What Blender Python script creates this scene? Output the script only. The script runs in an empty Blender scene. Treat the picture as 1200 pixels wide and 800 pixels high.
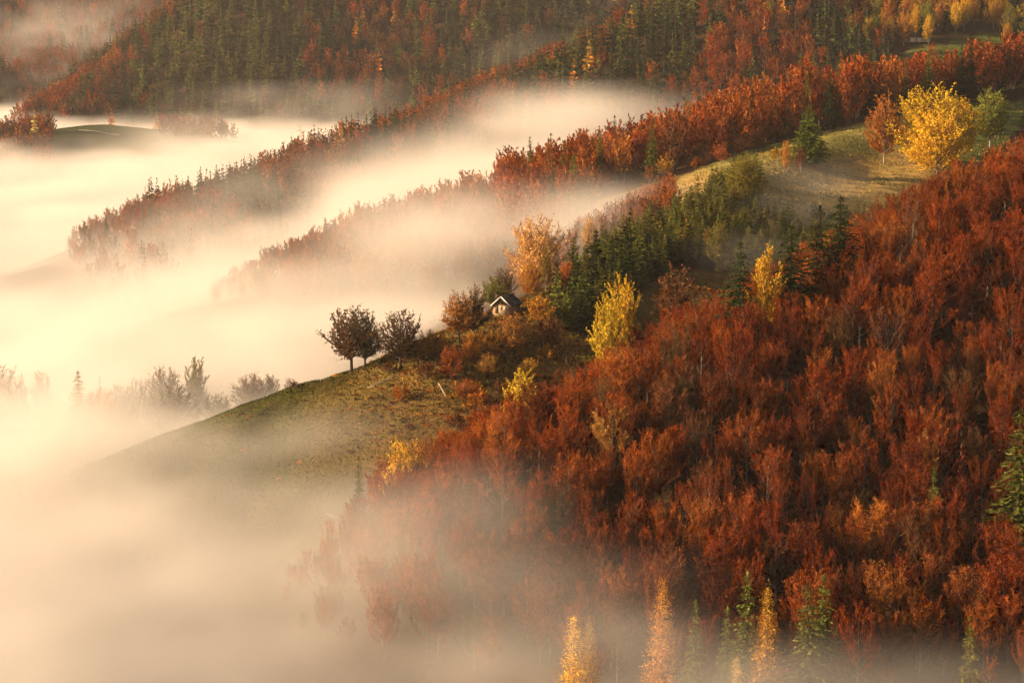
import bpy, math, random
import numpy as np
from mathutils import Vector

SC = bpy.context.scene
COL = SC.collection
R = math.radians
rng = np.random.default_rng(7)
random.seed(7)

# ------------------------------------------------------------------ camera frame
CZ = 150.0
PITCH = R(7.0)
F = 3087.0                       # focal length in pixels of a 1200 px wide frame
CP, SP = math.cos(PITCH), math.sin(PITCH)

def pt(px, py, d):
    """World point on the ray of a frame position at forward distance d."""
    a, b = (px - 600) / F, (400 - py) / F
    fy = CP + b * SP
    fz = -SP + b * CP
    k = d / fy
    return np.array([a * k, d, CZ + fz * k])

def proj(x, y, z):
    zr = z - CZ
    dep = y * CP - zr * SP
    up = y * SP + zr * CP
    dep = np.maximum(dep, 1e-3)
    return 600 + F * x / dep, 400 - F * up / dep, dep

# ------------------------------------------------------------------ noise
_LAT = np.random.default_rng(3).random((64, 64, 64)).astype(np.float32)
_LAT2 = np.random.default_rng(4).random((256, 256)).astype(np.float32)

def noise3(x, y, z):
    xi, yi, zi = np.floor(x).astype(int), np.floor(y).astype(int), np.floor(z).astype(int)
    fx, fy, fz = x - xi, y - yi, z - zi
    fx, fy, fz = [t * t * (3 - 2 * t) for t in (fx, fy, fz)]
    out = 0
    for dx in (0, 1):
        for dy in (0, 1):
            for dz in (0, 1):
                w = (fx if dx else 1 - fx) * (fy if dy else 1 - fy) * (fz if dz else 1 - fz)
                out = out + w * _LAT[(xi + dx) & 63, (yi + dy) & 63, (zi + dz) & 63]
    return out

def noise2(x, y):
    xi, yi = np.floor(x).astype(int), np.floor(y).astype(int)
    fx, fy = x - xi, y - yi
    fx, fy = fx * fx * (3 - 2 * fx), fy * fy * (3 - 2 * fy)
    g = lambda a, b: _LAT2[(xi + a) & 255, (yi + b) & 255]
    return (g(0, 0) * (1 - fx) * (1 - fy) + g(1, 0) * fx * (1 - fy) + g(0, 1) * (1 - fx) * fy + g(1, 1) * fx * fy)

def fbm2(x, y, o=4):
    s, a, t = 0, 1.0, 0
    for i in range(o):
        s = s + a * (noise2(x * 2 ** i + 17.3 * i, y * 2 ** i + 5.1 * i) - .5); t += a; a *= .5
    return s / t * 2

def fbm3(x, y, z, o=4):
    s, a, t = 0, 1.0, 0
    for i in range(o):
        s = s + a * (noise3(x * 2 ** i + 7.7 * i, y * 2 ** i + 3.1 * i, z * 2 ** i + 1.3 * i) - .5); t += a; a *= .55
    return s / t * 2

# ------------------------------------------------------------------ terrain
# every ridge: crest (frame x, frame y, distance), slope towards the camera, slope behind, rounding
RIDGES = {
    'near': ([(1420, 120, 560), (1320, 185, 545), (1200, 242, 528), (1100, 312, 512), (1030, 364, 502), (950, 412, 492), (850, 444, 482),
              (740, 490, 472), (650, 534, 463), (560, 622, 456), (480, 712, 450), (420, 780, 446), (330, 860, 440)], .60, [.6, .6, .6, .6, .6, .6, .68, .75, .95, 1.05, 1.05, 1.05], 10),
    'spur': ([(250, 492, 565), (270, 485, 565), (330, 462, 562), (385, 443, 562), (440, 427, 562), (500, 406, 563), (545, 391, 565), (580, 368, 575),
              (620, 352, 585), (700, 318, 620), (770, 282, 660), (840, 222, 760), (880, 195, 830), (950, 168, 900), (1040, 145, 950),
              (1130, 129, 1000), (1300, 95, 1100)], .50, [.5] * 10 + [.26], 8),
    'mid': ([(285, 356, 850), (310, 348, 850), (400, 322, 865), (480, 292, 885), (540, 268, 905), (600, 243, 930), (700, 230, 930), (800, 205, 920),
             (870, 180, 925), (1000, 140, 970), (1100, 130, 1010), (1200, 112, 1060), (1350, 75, 1120)], .33, .33, 14),
    'far': ([(64, 312, 1000), (90, 303, 1025), (150, 277, 1080), (250, 247, 1160), (330, 226, 1230), (420, 186, 1320), (500, 160, 1400), (600, 127, 1480),
             (660, 107, 1500), (720, 77, 1520), (790, 37, 1550), (900, -20, 1600), (1100, -90, 1700), (1350, -150, 1800)], .46, .46, 16),
    'mountain': ([(-100, 190, 2100), (55, 140, 2150), (90, 118, 2180), (140, 92, 2230), (200, 50, 2280), (240, 15, 2300), (330, -60, 2350),
                  (600, -160, 2450), (900, -260, 2550), (1300, -330, 2650)], .72, .72, 20),
    'meadow': ([(-140, 175, 1850), (50, 152, 1850), (110, 143, 1880), (200, 150, 1900), (260, 165, 1900)], .20, .25, 14),
    'redhill': ([(-250, 60, 2600), (-50, 78, 2600), (40, 90, 2600), (90, 125, 2560)], .6, .6, 15),
    'horizon': ([(-500, -60, 3000), (50, -45, 3050), (250, -110, 3100), (700, -300, 3200), (1400, -420, 3300)], .5, .5, 25),
    'shore': ([(-200, 490, 600), (0, 497, 612), (100, 502, 632), (200, 500, 650), (270, 500, 642)], .25, .3, 8),
}
RN = list(RIDGES)
FLOOR = CZ - 108.0

def ridge_h(name, x, y):
    pts, sf, sb, rad = RIDGES[name]
    P = np.array([pt(*p) for p in pts])
    best = np.full(x.shape, -1e9)
    for k, (a, b) in enumerate(zip(P[:-1], P[1:])):
        sf = sb[min(k, len(sb) - 1)] if isinstance(sb, list) else sb
        if name == 'spur' and sf < .5:      # gentle pasture on the open side, steep behind
            e = np.clip(((x - 60) * 240 - (y - 760) * 112) / 265 / 30 + .2, 0, 1)
            sf = .5 - .25 * e * e * (3 - 2 * e)
        ab = b[:2] - a[:2]
        t = np.clip(((x - a[0]) * ab[0] + (y - a[1]) * ab[1]) / (ab @ ab), 0, 1)
        d2 = (x - a[0] - t * ab[0]) ** 2 + (y - a[1] - t * ab[1]) ** 2
        best = np.maximum(best, a[2] + t * (b[2] - a[2]) - sf * (np.sqrt(d2 + rad * rad) - rad))
    return best

def height(x, y, want_id=False):
    x = np.asarray(x, float); y = np.asarray(y, float)
    hs = np.stack([ridge_h(n, x, y) for n in RN] + [np.full(x.shape, FLOOR)])
    k = 5.0
    m = hs.max(0)
    h = m + k * np.log(np.exp((hs - m) / k).sum(0)) - k * .15
    amp = np.clip((y - 200) / 1800, .12, 1)
    h = h + 7 * amp * fbm2(x / 120, y / 120) + 1.2 * np.clip(amp * 2, 0, 1) * fbm2(x / 22 + 9, y / 22 + 4)
    if want_id:
        return h, hs.argmax(0)
    return h

def h1(x, y):
    return float(height(np.array([x]), np.array([y]))[0])

def ground_at(px, py, d0=250, d1=3200):
    """First meeting of the ray of a frame position with the terrain."""
    ds = np.arange(d0, d1, 1.5)
    P = np.array([pt(px, py, 1.0), pt(px, py, 2.0)])
    a, b = (px - 600) / F, (400 - py) / F
    fy = CP + b * SP; fz = -SP + b * CP
    x = a * ds / fy; z = CZ + fz * ds / fy
    h = height(x, ds)
    i = np.argmax(h >= z)
    return (x[i], ds[i], h[i])

def on_ground(px, d):
    """Ground point in the column of frame x at distance d."""
    x = (px - 600) / F * d * 1.003
    for _ in range(3):
        z = h1(x, d)
        dep = d * CP - (z - CZ) * SP
        x = (px - 600) / F * dep
    return np.array([x, d, z])

# ------------------------------------------------------------------ mesh helpers
def mesh_np(name, V, quads, mats, midx=None, smooth=False, tris=None, attr=None):
    me = bpy.data.meshes.new(name)
    V = np.asarray(V, np.float32); quads = np.asarray(quads, np.int32).reshape(-1, 4)
    nq = len(quads); nt = 0 if tris is None else len(tris)
    me.vertices.add(len(V)); me.vertices.foreach_set('co', V.ravel())
    loops = quads.ravel()
    if nt: loops = np.concatenate([loops, np.asarray(tris, np.int32).ravel()])
    me.loops.add(len(loops)); me.loops.foreach_set('vertex_index', loops.astype(np.int32))
    me.polygons.add(nq + nt)
    st = np.concatenate([np.arange(nq) * 4, nq * 4 + np.arange(nt) * 3]).astype(np.int32)
    me.polygons.foreach_set('loop_start', st)
    if midx is not None: me.polygons.foreach_set('material_index', np.asarray(midx, np.int32))
    if smooth: me.polygons.foreach_set('use_smooth', np.ones(nq + nt, bool))
    for m in mats: me.materials.append(m)
    if attr is not None:
        for k, v in attr.items():
            ca = me.attributes.new(k, 'FLOAT_COLOR', 'POINT')
            c = np.ones((len(V), 4), np.float32); c[:, :3] = v
            ca.data.foreach_set('color', c.ravel())
    me.update(calc_edges=True)
    return me

class MB:
    """Collects boxes, tubes and quads into one mesh."""
    def __init__(s): s.v = []; s.q = []; s.n = 0
    def add(s, V, Q):
        V = np.asarray(V, float); Q = np.asarray(Q, int).reshape(-1, 4)
        s.v.append(V); s.q.append(Q + s.n); s.n += len(V); return s
    def box(s, c, size, rot=0.0, tilt=0.0):
        sx, sy, sz = [t / 2 for t in size]
        V = np.array([(x, y, z) for x in (-sx, sx) for y in (-sy, sy) for z in (-sz, sz)])
        ct, st = math.cos(tilt), math.sin(tilt)
        V = np.stack([V[:, 0] * ct + V[:, 2] * st, V[:, 1], -V[:, 0] * st + V[:, 2] * ct], 1)
        cr, sr = math.cos(rot), math.sin(rot)
        V = np.stack([V[:, 0] * cr - V[:, 1] * sr, V[:, 0] * sr + V[:, 1] * cr, V[:, 2]], 1) + np.array(c)
        return s.add(V, [(0, 1, 3, 2), (4, 6, 7, 5), (0, 4, 5, 1), (2, 3, 7, 6), (0, 2, 6, 4), (1, 5, 7, 3)])
    def tube(s, pts, rads, n=5):
        pts = np.asarray(pts, float); k = len(pts)
        T = np.gradient(pts, axis=0); T /= np.linalg.norm(T, axis=1, keepdims=True) + 1e-9
        ref = np.where(np.abs(T[:, 2:3]) > .9, np.array([[1., 0, 0]]), np.array([[0, 0, 1.]]))
        A = np.cross(T, ref); A /= np.linalg.norm(A, axis=1, keepdims=True) + 1e-9
        B = np.cross(T, A)
        an = np.arange(n) / n * 2 * math.pi
        V = (pts[:, None] + np.asarray(rads)[:, None, None] * (np.cos(an)[None, :, None] * A[:, None] + np.sin(an)[None, :, None] * B[:, None])).reshape(-1, 3)
        Q = [(i * n + j, i * n + (j + 1) % n, (i + 1) * n + (j + 1) % n, (i + 1) * n + j) for i in range(k - 1) for j in range(n)]
        if n == 6:
            Q += [(0, 5, 4, 3), (0, 3, 2, 1)]; e = (k - 1) * n
            Q += [(e, e + 1, e + 2, e + 3), (e, e + 3, e + 4, e + 5)]
        return s.add(V, Q)
    def arrays(s):
        if not s.v: return np.zeros((0, 3)), np.zeros((0, 4), int)
        return np.concatenate(s.v), np.concatenate(s.q)
    def mesh(s, name, mat, smooth=False):
        V, Q = s.arrays(); return mesh_np(name, V, Q, [mat], smooth=smooth)

def sprays(C, U, L, W, rg):
    """Leaf sprays: a rhombus at each C, pointing along U, turned at random about it."""
    n = len(C)
    U = U / (np.linalg.norm(U, axis=1, keepdims=True) + 1e-9)
    X = rg.normal(size=(n, 3))
    S = np.cross(U, X); S /= np.linalg.norm(S, axis=1, keepdims=True) + 1e-9
    L = np.broadcast_to(L, n)[:, None] * .5; W = np.broadcast_to(W, n)[:, None] * .5
    V = np.stack([C - U * L, C + S * W, C + U * L, C - S * W], 1).reshape(-1, 3)
    Q = np.arange(n * 4).reshape(-1, 4)
    return V, Q

def link(name, me, parent=None):
    o = bpy.data.objects.new(name, me); COL.objects.link(o)
    if parent is not None: o.parent = parent
    return o

def tag(o, label=None, cat=None, group=None, kind=None):
    if label: o['label'] = label
    if cat: o['category'] = cat
    if group: o['group'] = group
    if kind: o['kind'] = kind
    return o

def empty(name, loc, rz=0, scale=(1, 1, 1)):
    o = bpy.data.objects.new(name, None); COL.objects.link(o)
    o.location = loc; o.rotation_euler = (0, 0, rz); o.scale = scale
    o.empty_display_size = 1
    return o

# ------------------------------------------------------------------ materials
def nodes_of(m):
    m.use_nodes = True; nt = m.node_tree; nt.nodes.clear(); return nt

def mat_leaf(name, stuff=False, transl=.27, var=.55, nscale=.9):
    """Foliage: tint comes from the tree (object property or mesh attribute); noise varies it spray by spray."""
    m = bpy.data.materials.new(name); nt = nodes_of(m); N = nt.nodes; Lk = nt.links
    at = N.new('ShaderNodeAttribute'); at.attribute_name = 'tint'; at.attribute_type = 'GEOMETRY' if stuff else 'OBJECT'
    geo = N.new('ShaderNodeNewGeometry')
    tc = N.new('ShaderNodeTexCoord')
    nz = N.new('ShaderNodeTexNoise'); nz.inputs['Scale'].default_value = nscale; nz.inputs['Detail'].default_value = 3
    Lk.new(geo.outputs['Position'], nz.inputs['Vector'])
    mr = N.new('ShaderNodeMapRange'); mr.inputs[1].default_value = .3; mr.inputs[2].default_value = .7
    mr.inputs[3].default_value = 1 - var; mr.inputs[4].default_value = 1 + var
    Lk.new(nz.outputs['Fac'], mr.inputs[0])
    ri = N.new('ShaderNodeMapRange'); ri.inputs[3].default_value = 1 - var * .8; ri.inputs[4].default_value = 1 + var * .8
    Lk.new(geo.outputs['Random Per Island'], ri.inputs[0])
    mu = N.new('ShaderNodeMath'); mu.operation = 'MULTIPLY'; Lk.new(mr.outputs[0], mu.inputs[0]); Lk.new(ri.outputs[0], mu.inputs[1])
    hs = N.new('ShaderNodeHueSaturation')
    hr = N.new('ShaderNodeMapRange'); hr.inputs[3].default_value = .485; hr.inputs[4].default_value = .515
    Lk.new(geo.outputs['Random Per Island'], hr.inputs[0]); Lk.new(hr.outputs[0], hs.inputs['Hue'])
    Lk.new(at.outputs['Color'], hs.inputs['Color']); Lk.new(mu.outputs[0], hs.inputs['Value'])
    df = N.new('ShaderNodeBsdfDiffuse'); tr = N.new('ShaderNodeBsdfTranslucent'); mx = N.new('ShaderNodeMixShader')
    mx.inputs[0].default_value = transl
    Lk.new(hs.outputs[0], df.inputs[0]); Lk.new(hs.outputs[0], tr.inputs[0])
    Lk.new(df.outputs[0], mx.inputs[1]); Lk.new(tr.outputs[0], mx.inputs[2])
    out = N.new('ShaderNodeOutputMaterial'); Lk.new(mx.outputs[0], out.inputs[0])
    return m

def mat_plain(name, c1, c2, scale=3.0, rough=.85, stretch=(1, 1, 1), bump=.0):
    m = bpy.data.materials.new(name); nt = nodes_of(m); N = nt.nodes; Lk = nt.links
    tc = N.new('ShaderNodeTexCoord'); mp = N.new('ShaderNodeMapping'); mp.inputs['Scale'].default_value = stretch
    Lk.new(tc.outputs['Object'], mp.inputs['Vector'])
    nz = N.new('ShaderNodeTexNoise'); nz.inputs['Scale'].default_value = scale; nz.inputs['Detail'].default_value = 6
    Lk.new(mp.outputs[0], nz.inputs['Vector'])
    cr = N.new('ShaderNodeValToRGB'); cr.color_ramp.elements[0].position = .32; cr.color_ramp.elements[1].position = .7
    cr.color_ramp.elements[0].color = (*c1, 1); cr.color_ramp.elements[1].color = (*c2, 1)
    Lk.new(nz.outputs['Fac'], cr.inputs[0])
    b = N.new('ShaderNodeBsdfPrincipled'); b.inputs['Roughness'].default_value = rough; b.inputs['Specular IOR Level'].default_value = .2
    Lk.new(cr.outputs[0], b.inputs['Base Color'])
    if bump:
        bp = N.new('ShaderNodeBump'); bp.inputs['Strength'].default_value = bump; Lk.new(nz.outputs['Fac'], bp.inputs['Height']); Lk.new(bp.outputs[0], b.inputs['Normal'])
    out = N.new('ShaderNodeOutputMaterial'); Lk.new(b.outputs[0], out.inputs[0])
    return m

M_LEAF = mat_leaf('leaf_sprays')
M_LEAF_S = mat_leaf('leaf_sprays_mass', stuff=True, nscale=.4)
M_NEEDLE = mat_leaf('needles', transl=.15, var=.3)
M_BARK = mat_plain('grey_brown_bark', (.07, .055, .042), (.24, .195, .15), 4, stretch=(1, 1, .25))
M_PALEBARK = mat_plain('pale_birch_bark', (.16, .13, .10), (.5, .45, .38), 3, stretch=(.6, .6, 2))
M_DARKBARK = mat_plain('dark_bark', (.022, .016, .012), (.06, .045, .033), 4, stretch=(1, 1, .25))

# ------------------------------------------------------------------ tree shapes (unit trees in metres)
def broadleaf(seed, H, RC, base=.35, nlimb=8, nshoot=22, nspray=9, sl=.6, sw=.24, asc=1.0, spread=.9, droop=0.0, twig=True, round_=.0, trunk_r=None, lean=.04, shootlen=1.0, ball=False, flat=1.0, plume=0.0):
    rg = np.random.default_rng(seed)
    wood = MB()
    tr = trunk_r or H * .014
    tz = np.linspace(-.5, H * .82, 9)
    wob = np.cumsum(rg.normal(0, lean * H / 9, (9, 2)), axis=0)
    TP = np.column_stack([wob[:, 0], wob[:, 1], tz])
    wood.tube(TP, np.interp(tz, [-.5, .3, H * .3, H * .82], [tr * 1.5, tr, tr * .75, tr * .15]), 6)
    C, U = [], []
    tp = lambda z: np.array([np.interp(z, tz, TP[:, 0]), np.interp(z, tz, TP[:, 1]), z])
    g = 2.39996
    for i in range(nlimb):
        f = (i + .5 * rg.random()) / nlimb
        z0 = H * (base + (.80 - base) * f * .92)
        az = i * g + rg.normal(0, .35)
        out = np.array([math.cos(az), math.sin(az), 0])
        # crown half-width at this level: widest in the lower middle
        reach = RC * (1 - .62 * f ** 1.5) * rg.uniform(.55, 1.15)
        ztip = z0 + (H - z0) * (.38 + .5 * f) * asc * rg.uniform(.8, 1.1)
        ztip = min(ztip, H * rg.uniform(.93, 1.02))
        if ball:
            cz_ = H * (base + 1) / 2; ph = 1 - 2 * (i + .5) / nlimb * .92
            rr = math.sqrt(max(0, 1 - ph * ph)) * rg.uniform(.52, 1.16)
            # a wider waist below the middle, a blunt top
            reach = RC * rr * (1.0 if ph > 0 else flat); ztip = cz_ + ph * H * (1 - base) / 2 * rg.uniform(.85, 1.05)
            z0 = H * base * .75 + max(0, (ztip - H * base)) * rg.uniform(.35, .6)
        p0 = tp(z0 * .8); p2 = tp(min(z0, H * .8)) + out * reach; p2[2] = ztip - droop * reach * .5
        p1 = p0 * .5 + p2 * .5 + out * reach * .25 * spread - np.array([0, 0, (ztip - z0) * .2 * (1 - round_)])
        t = np.linspace(0, 1, 7)[:, None]
        B = (1 - t) ** 2 * p0 + 2 * t * (1 - t) * p1 + t * t * p2
        B[1:-1] += rg.normal(0, .02 * H * .3, (5, 3))
        wood.tube(B, np.linspace(tr * .42, tr * .06, 7), 4)
        for j in range(nshoot):
            tt = .22 + .80 * ((j + rg.random()) / nshoot); tt = min(tt, 1.0)
            k = tt * 6; a = min(int(k), 5); w = k - a
            q = B[a] * (1 - w) + B[a + 1] * w
            d = B[a + 1] - B[a]; d /= np.linalg.norm(d)
            sd = np.cross(d, [0, 0, 1.0]); sd /= np.linalg.norm(sd) + 1e-6
            sd = sd * (1 if j % 2 else -1) + rg.normal(0, .45, 3)
            sd /= np.linalg.norm(sd)
            dirn = d * (.75 + .3 * plume) + sd * (.75 - .12 * plume) + np.array([0, 0, (.28 + .2 * plume) * asc - droop])
            dirn /= np.linalg.norm(dirn)
            Ls = shootlen * RC * (.20 + .30 * (1 - abs(tt - .5))) * rg.uniform(.6, 1.2)
            s = (np.arange(nspray) + rg.random(nspray)) / nspray
            bend = np.array([0, 0, -.25 * droop * Ls])
            pts = q + dirn * (s[:, None] * Ls) + bend * (s[:, None] ** 2) * 3
            off = rg.normal(0, (.05 * RC * .5 + .04) * (1 - .15 * plume), (nspray, 3)) * (s[:, None] * .8 + .25)
            C.append(pts + off)
            uu = dirn + sd * rg.normal(0, .5, (nspray, 1)) + rg.normal(0, .35, (nspray, 3))
            if droop: uu[:, 2] -= droop * 1.2
            U.append(uu)
            if twig and j % 2 == 0:
                wood.tube(np.array([q, q + dirn * Ls * .85]), [tr * .09, tr * .03], 3)
    C = np.concatenate(C); U = np.concatenate(U)
    n = len(C)
    V, Q = sprays(C, U, sl * rg.uniform(.6, 1.3, n), sw * rg.uniform(.6, 1.3, n), rg)
    return wood.arrays(), (V, Q)

def conifer(seed, H, RB, nwhorl=22, nbr=7, nseg=6, sl=.7, sw=.3, droop=.25, low=.06, trunk_r=None, power=.85, gap=.0, up=.0, zj=.06):
    rg = np.random.default_rng(seed)
    wood = MB(); tr = trunk_r or H * .012
    tz = np.linspace(-.5, H * .98, 6)
    wood.tube(np.column_stack([tz * 0, tz * 0, tz]), np.interp(tz, [-.5, H], [tr * 1.2, tr * .1]), 6)
    C, U, LL = [], [], []
    for i in range(nwhorl):
        t = (i + rg.uniform(-.9, .9)) / nwhorl; t = min(max(t, 0), .985)
        z = H * (low + (1 - low) * t)
        Rw = RB * (1 - t) ** power * (1 if t > .12 else .75 + 2 * t)
        nb = max(3, int(round(nbr * (1 - .45 * t))))
        a0 = rg.random() * 6.28
        for b in range(nb):
            if rg.random() < gap: continue
            az = a0 + b / nb * 6.283 + rg.normal(0, .25)
            zb = z + rg.normal(0, .35 * H / nwhorl)
            L = Rw * rg.uniform(.6, 1.18) + .12
            out = np.array([math.cos(az), math.sin(az), 0]); sd = np.array([-out[1], out[0], 0])
            ns = max(2, int(round(nseg * (.35 + .65 * (1 - t)))))
            s = (np.arange(ns) + .6) / ns
            dz = -droop * L * s ** 1.3 + (.18 * droop + up) * L * s ** 3 + up * L * s
            P = np.array([0, 0, zb]) + out * (s * L)[:, None] + np.array([0, 0, 1]) * dz[:, None]
            wd = .32 * (1 - s * .75) * L
            for sg in (-1, 1):
                C.append(P + sd * (sg * wd * .5)[:, None] + rg.normal(0, zj, (ns, 3)))
                U.append(out * .7 + sd * sg * .8 + np.array([0, 0, -.25 * droop * 2 + up]) + rg.normal(0, .15 + zj, (ns, 3)))
                LL.append(np.maximum(wd * 1.3, .18))
            C.append(P + rg.normal(0, .05, (ns, 3))); U.append(out + np.array([0, 0, -droop + up]) + rg.normal(0, .2, (ns, 3))); LL.append(np.full(ns, L / ns * 1.6))
    C.append(np.array([[0, 0, H * .99]])); U.append(np.array([[0, 0, 1.]])); LL.append(np.array([H * .05]))
    C = np.concatenate(C); U = np.concatenate(U); LL = np.concatenate(LL)
    n = len(C)
    V, Q = sprays(C, U, np.clip(LL, .15, 9) * sl / .7, np.clip(LL * .42, .12, 9) * sw / .3, rg)
    return wood.arrays(), (V, Q)

PROTO = {}
def proto(kind, arr, wood_mat, leaf_mat):
    L = []
    for (w, c) in arr:
        L.append(dict(wood=w, crown=c, trunk=mesh_np(kind + '_trunk', w[0], w[1], [wood_mat], smooth=True),
                      leaves=mesh_np(kind + '_crown', c[0], c[1], [leaf_mat])))
    PROTO[kind] = L

# unit heights noted: scale = wanted height / unit height
UNIT = {}
def make_protos():
    UNIT['beech'] = 16; proto('beech', [broadleaf(100 + i, 16, 4.5, base=.17 + .02 * (i % 4), nlimb=16, nshoot=25, nspray=(22, 20, 22, 10, 22, 18, 22, 13)[i], sl=.40, sw=.12, asc=(1.0, .8, 1.1, 1.0, .9, .75, 1.05, .9)[i], lean=.014, plume=.35) for i in range(8)], M_BARK, M_LEAF)
    UNIT['beech_mid'] = 16; proto('beech_mid', [broadleaf(150 + i, 16, 4.5, base=.12, nlimb=11 + 9 * (i % 2), nshoot=15 - 5 * (i % 2), nspray=7, sl=1.0, sw=.40, asc=1.0, twig=False, lean=.012, ball=bool(i % 2)) for i in range(8)], M_BARK, M_LEAF)
    UNIT['beech_far'] = 16; proto('beech_far', [broadleaf(170 + i, 16, 4.7, base=.06, nlimb=14, nshoot=7, nspray=5, sl=1.5, sw=.8, asc=.95, twig=False, lean=.012, ball=True) for i in range(6)], M_BARK, M_LEAF)
    UNIT['spruce'] = 16; proto('spruce', [conifer(200 + i, 16, 3.0, nwhorl=40, nbr=8, nseg=7, droop=.36, zj=.14) for i in range(5)], M_DARKBARK, M_NEEDLE)
    UNIT['spruce_broad'] = 16; proto('spruce_broad', [conifer(210 + i, 16, 4.9, nwhorl=46, nbr=11, nseg=8, droop=.30, power=.62, zj=.16, sl=.6) for i in range(2)], M_DARKBARK, M_NEEDLE)
    UNIT['spruce_young'] = 6; proto('spruce_young', [conifer(220 + i, 6, 1.35, nwhorl=20, nbr=7, nseg=4, droop=.15, up=.12, sl=.8, sw=.34) for i in range(5)], M_DARKBARK, M_NEEDLE)
    UNIT['spruce_far'] = 16; proto('spruce_far', [conifer(240 + i, 16, 2.8, nwhorl=17, nbr=6, nseg=3, droop=.35, sl=.95, sw=.55) for i in range(5)], M_DARKBARK, M_NEEDLE)
    UNIT['larch'] = 16; proto('larch', [conifer(260 + i, 16, 2.9, nwhorl=64, nbr=11, nseg=12, droop=.14, up=.08, sl=.36, sw=.25, low=.1, gap=.12, power=.7, zj=.3) for i in range(4)], M_BARK, M_LEAF)
    UNIT['larch_far'] = 16; proto('larch_far', [conifer(280 + i, 16, 2.9, nwhorl=16, nbr=6, nseg=3, droop=.12, up=.08, sl=.9, sw=.6, low=.06, power=.7, zj=.4) for i in range(4)], M_BARK, M_LEAF)
    UNIT['birch'] = 14; proto('birch', [broadleaf(300 + i, 14, 3.3, base=.16, nlimb=30, nshoot=17, nspray=17, sl=.33, sw=.22, asc=1.0, spread=.5, round_=.9, trunk_r=.14, lean=.015, ball=True, shootlen=1.2) for i in range(5)], M_PALEBARK, M_LEAF)
    UNIT['round'] = 12; proto('round', [broadleaf(330 + i, 12, 4.9, base=.08, nlimb=44, nshoot=17, nspray=18, sl=.33, sw=.22, asc=.85, spread=.6, round_=1.0, trunk_r=.2, lean=.015, ball=True, shootlen=1.1) for i in range(4)], M_BARK, M_LEAF)
    UNIT['fruit'] = 10; proto('fruit', [broadleaf(360 + i, 10, 4.3, base=.27, nlimb=36, nshoot=15, nspray=9, sl=.36, sw=.25, asc=.6, spread=.8, round_=.9, trunk_r=.26, lean=.03, droop=.06, ball=True, flat=1.15, shootlen=.9) for i in range(5)], M_DARKBARK, M_LEAF)
    UNIT['shrub'] = 3; proto('shrub', [broadleaf(390 + i, 3, 1.8, base=.05, nlimb=10, nshoot=12, nspray=6, sl=.34, sw=.24, asc=1.0, spread=1.2, round_=.8, trunk_r=.06, lean=.03, shootlen=1.0) for i in range(5)], M_BARK, M_LEAF)
make_protos()

# base colours (linear)
T = {'red': (.235, .046, .009), 'deep': (.16, .031, .008), 'rust': (.28, .068, .012), 'copper': (.32, .095, .02), 'brown': (.17, .065, .025),
     'orange': (.42, .14, .022), 'gold': (.46, .22, .028), 'yellow': (.66, .40, .026), 'lemon': (.60, .42, .035), 'pale': (.60, .38, .12),
     'spruce': (.036, .044, .014), 'green': (.12, .125, .024), 'olive': (.15, .14, .026), 'moss': (.21, .18, .028), 'amber': (.34, .16, .035), 'dark': (.135, .083, .038), 'umber': (.11, .065, .026)}
TONE = {'amber': 'amber', 'red': 'red', 'deep': 'deep red', 'rust': 'rust red', 'copper': 'copper', 'brown': 'brown', 'orange': 'orange', 'gold': 'golden', 'yellow': 'yellow',
        'lemon': 'bright yellow', 'pale': 'pale yellow', 'spruce': 'dark green', 'green': 'green', 'olive': 'olive', 'moss': 'yellow green', 'dark': 'dark brown', 'umber': 'brown'}

# ------------------------------------------------------------------ where the trees stand
TREES = []    # dict(kind, proto, x, y, z, h, w, tone, label?, group?)
def put(kind, pr, xyz, h, tone, label=None, w=1.0, group=None, cat='tree', zone=None, seed=None):
    TREES.append(dict(kind=kind, pr=pr, x=float(xyz[0]), y=float(xyz[1]), z=float(xyz[2]), h=h, w=w, tone=tone, label=label, group=group, cat=cat, zone=zone, seed=seed))

def jitter_grid(x0, x1, y0, y1, sx, sy, amt=.42):
    nx, ny = int((x1 - x0) / sx), int((y1 - y0) / sy)
    gx, gy = np.meshgrid(np.arange(nx), np.arange(ny))
    X = x0 + (gx + .5 * (gy % 2) + rng.uniform(-amt, amt, gx.shape)) * sx
    Y = y0 + (gy + rng.uniform(-amt, amt, gx.shape)) * sy
    return X.ravel(), Y.ravel()

def in_poly(px, py, poly):
    px = np.asarray(px); py = np.asarray(py)
    c = np.zeros(px.shape, bool); n = len(poly)
    for i in range(n):
        x0, y0 = poly[i]; x1, y1 = poly[(i + 1) % n]
        t = ((y0 > py) != (y1 > py)) & (px < (x1 - x0) * (py - y0) / (y1 - y0 + 1e-9) + x0)
        c ^= t
    return c

def visible(X, Y, Z, H, margin):
    """Does the top of a tree rise above the terrain in front of it?"""
    ok = np.ones(len(X), bool)
    top = Z + H
    for f in np.linspace(.15, .985, 110):
        h = height(X * f, Y * f)
        ok &= (CZ + (top - CZ) * f) > h - margin
    return ok

def scatter(zone, x0, x1, y0, y1, sx, sy, choose, hh, frame=(-220, 1620), pad=60, hidden=False):
    X, Y = jitter_grid(x0, x1, y0, y1, sx, sy)
    Z, I = height(X, Y, True)
    zi = np.array([RN.index(z) for z in zone] if isinstance(zone, (list, tuple)) else [RN.index(zone)])
    px, py, dep = proj(X, Y, Z)
    m = np.isin(I, zi) & (px > frame[0]) & (px < frame[1]) & (py > -pad) & (py < 860)
    X, Y, Z, px, py = X[m], Y[m], Z[m], px[m], py[m]
    v = visible(X, Y, Z, np.full(len(X), hh), 1.5) | hidden
    for x, y, z, a, b in zip(X[v], Y[v], Z[v], px[v], py[v]):
        choose(x, y, z, a, b)

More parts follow.
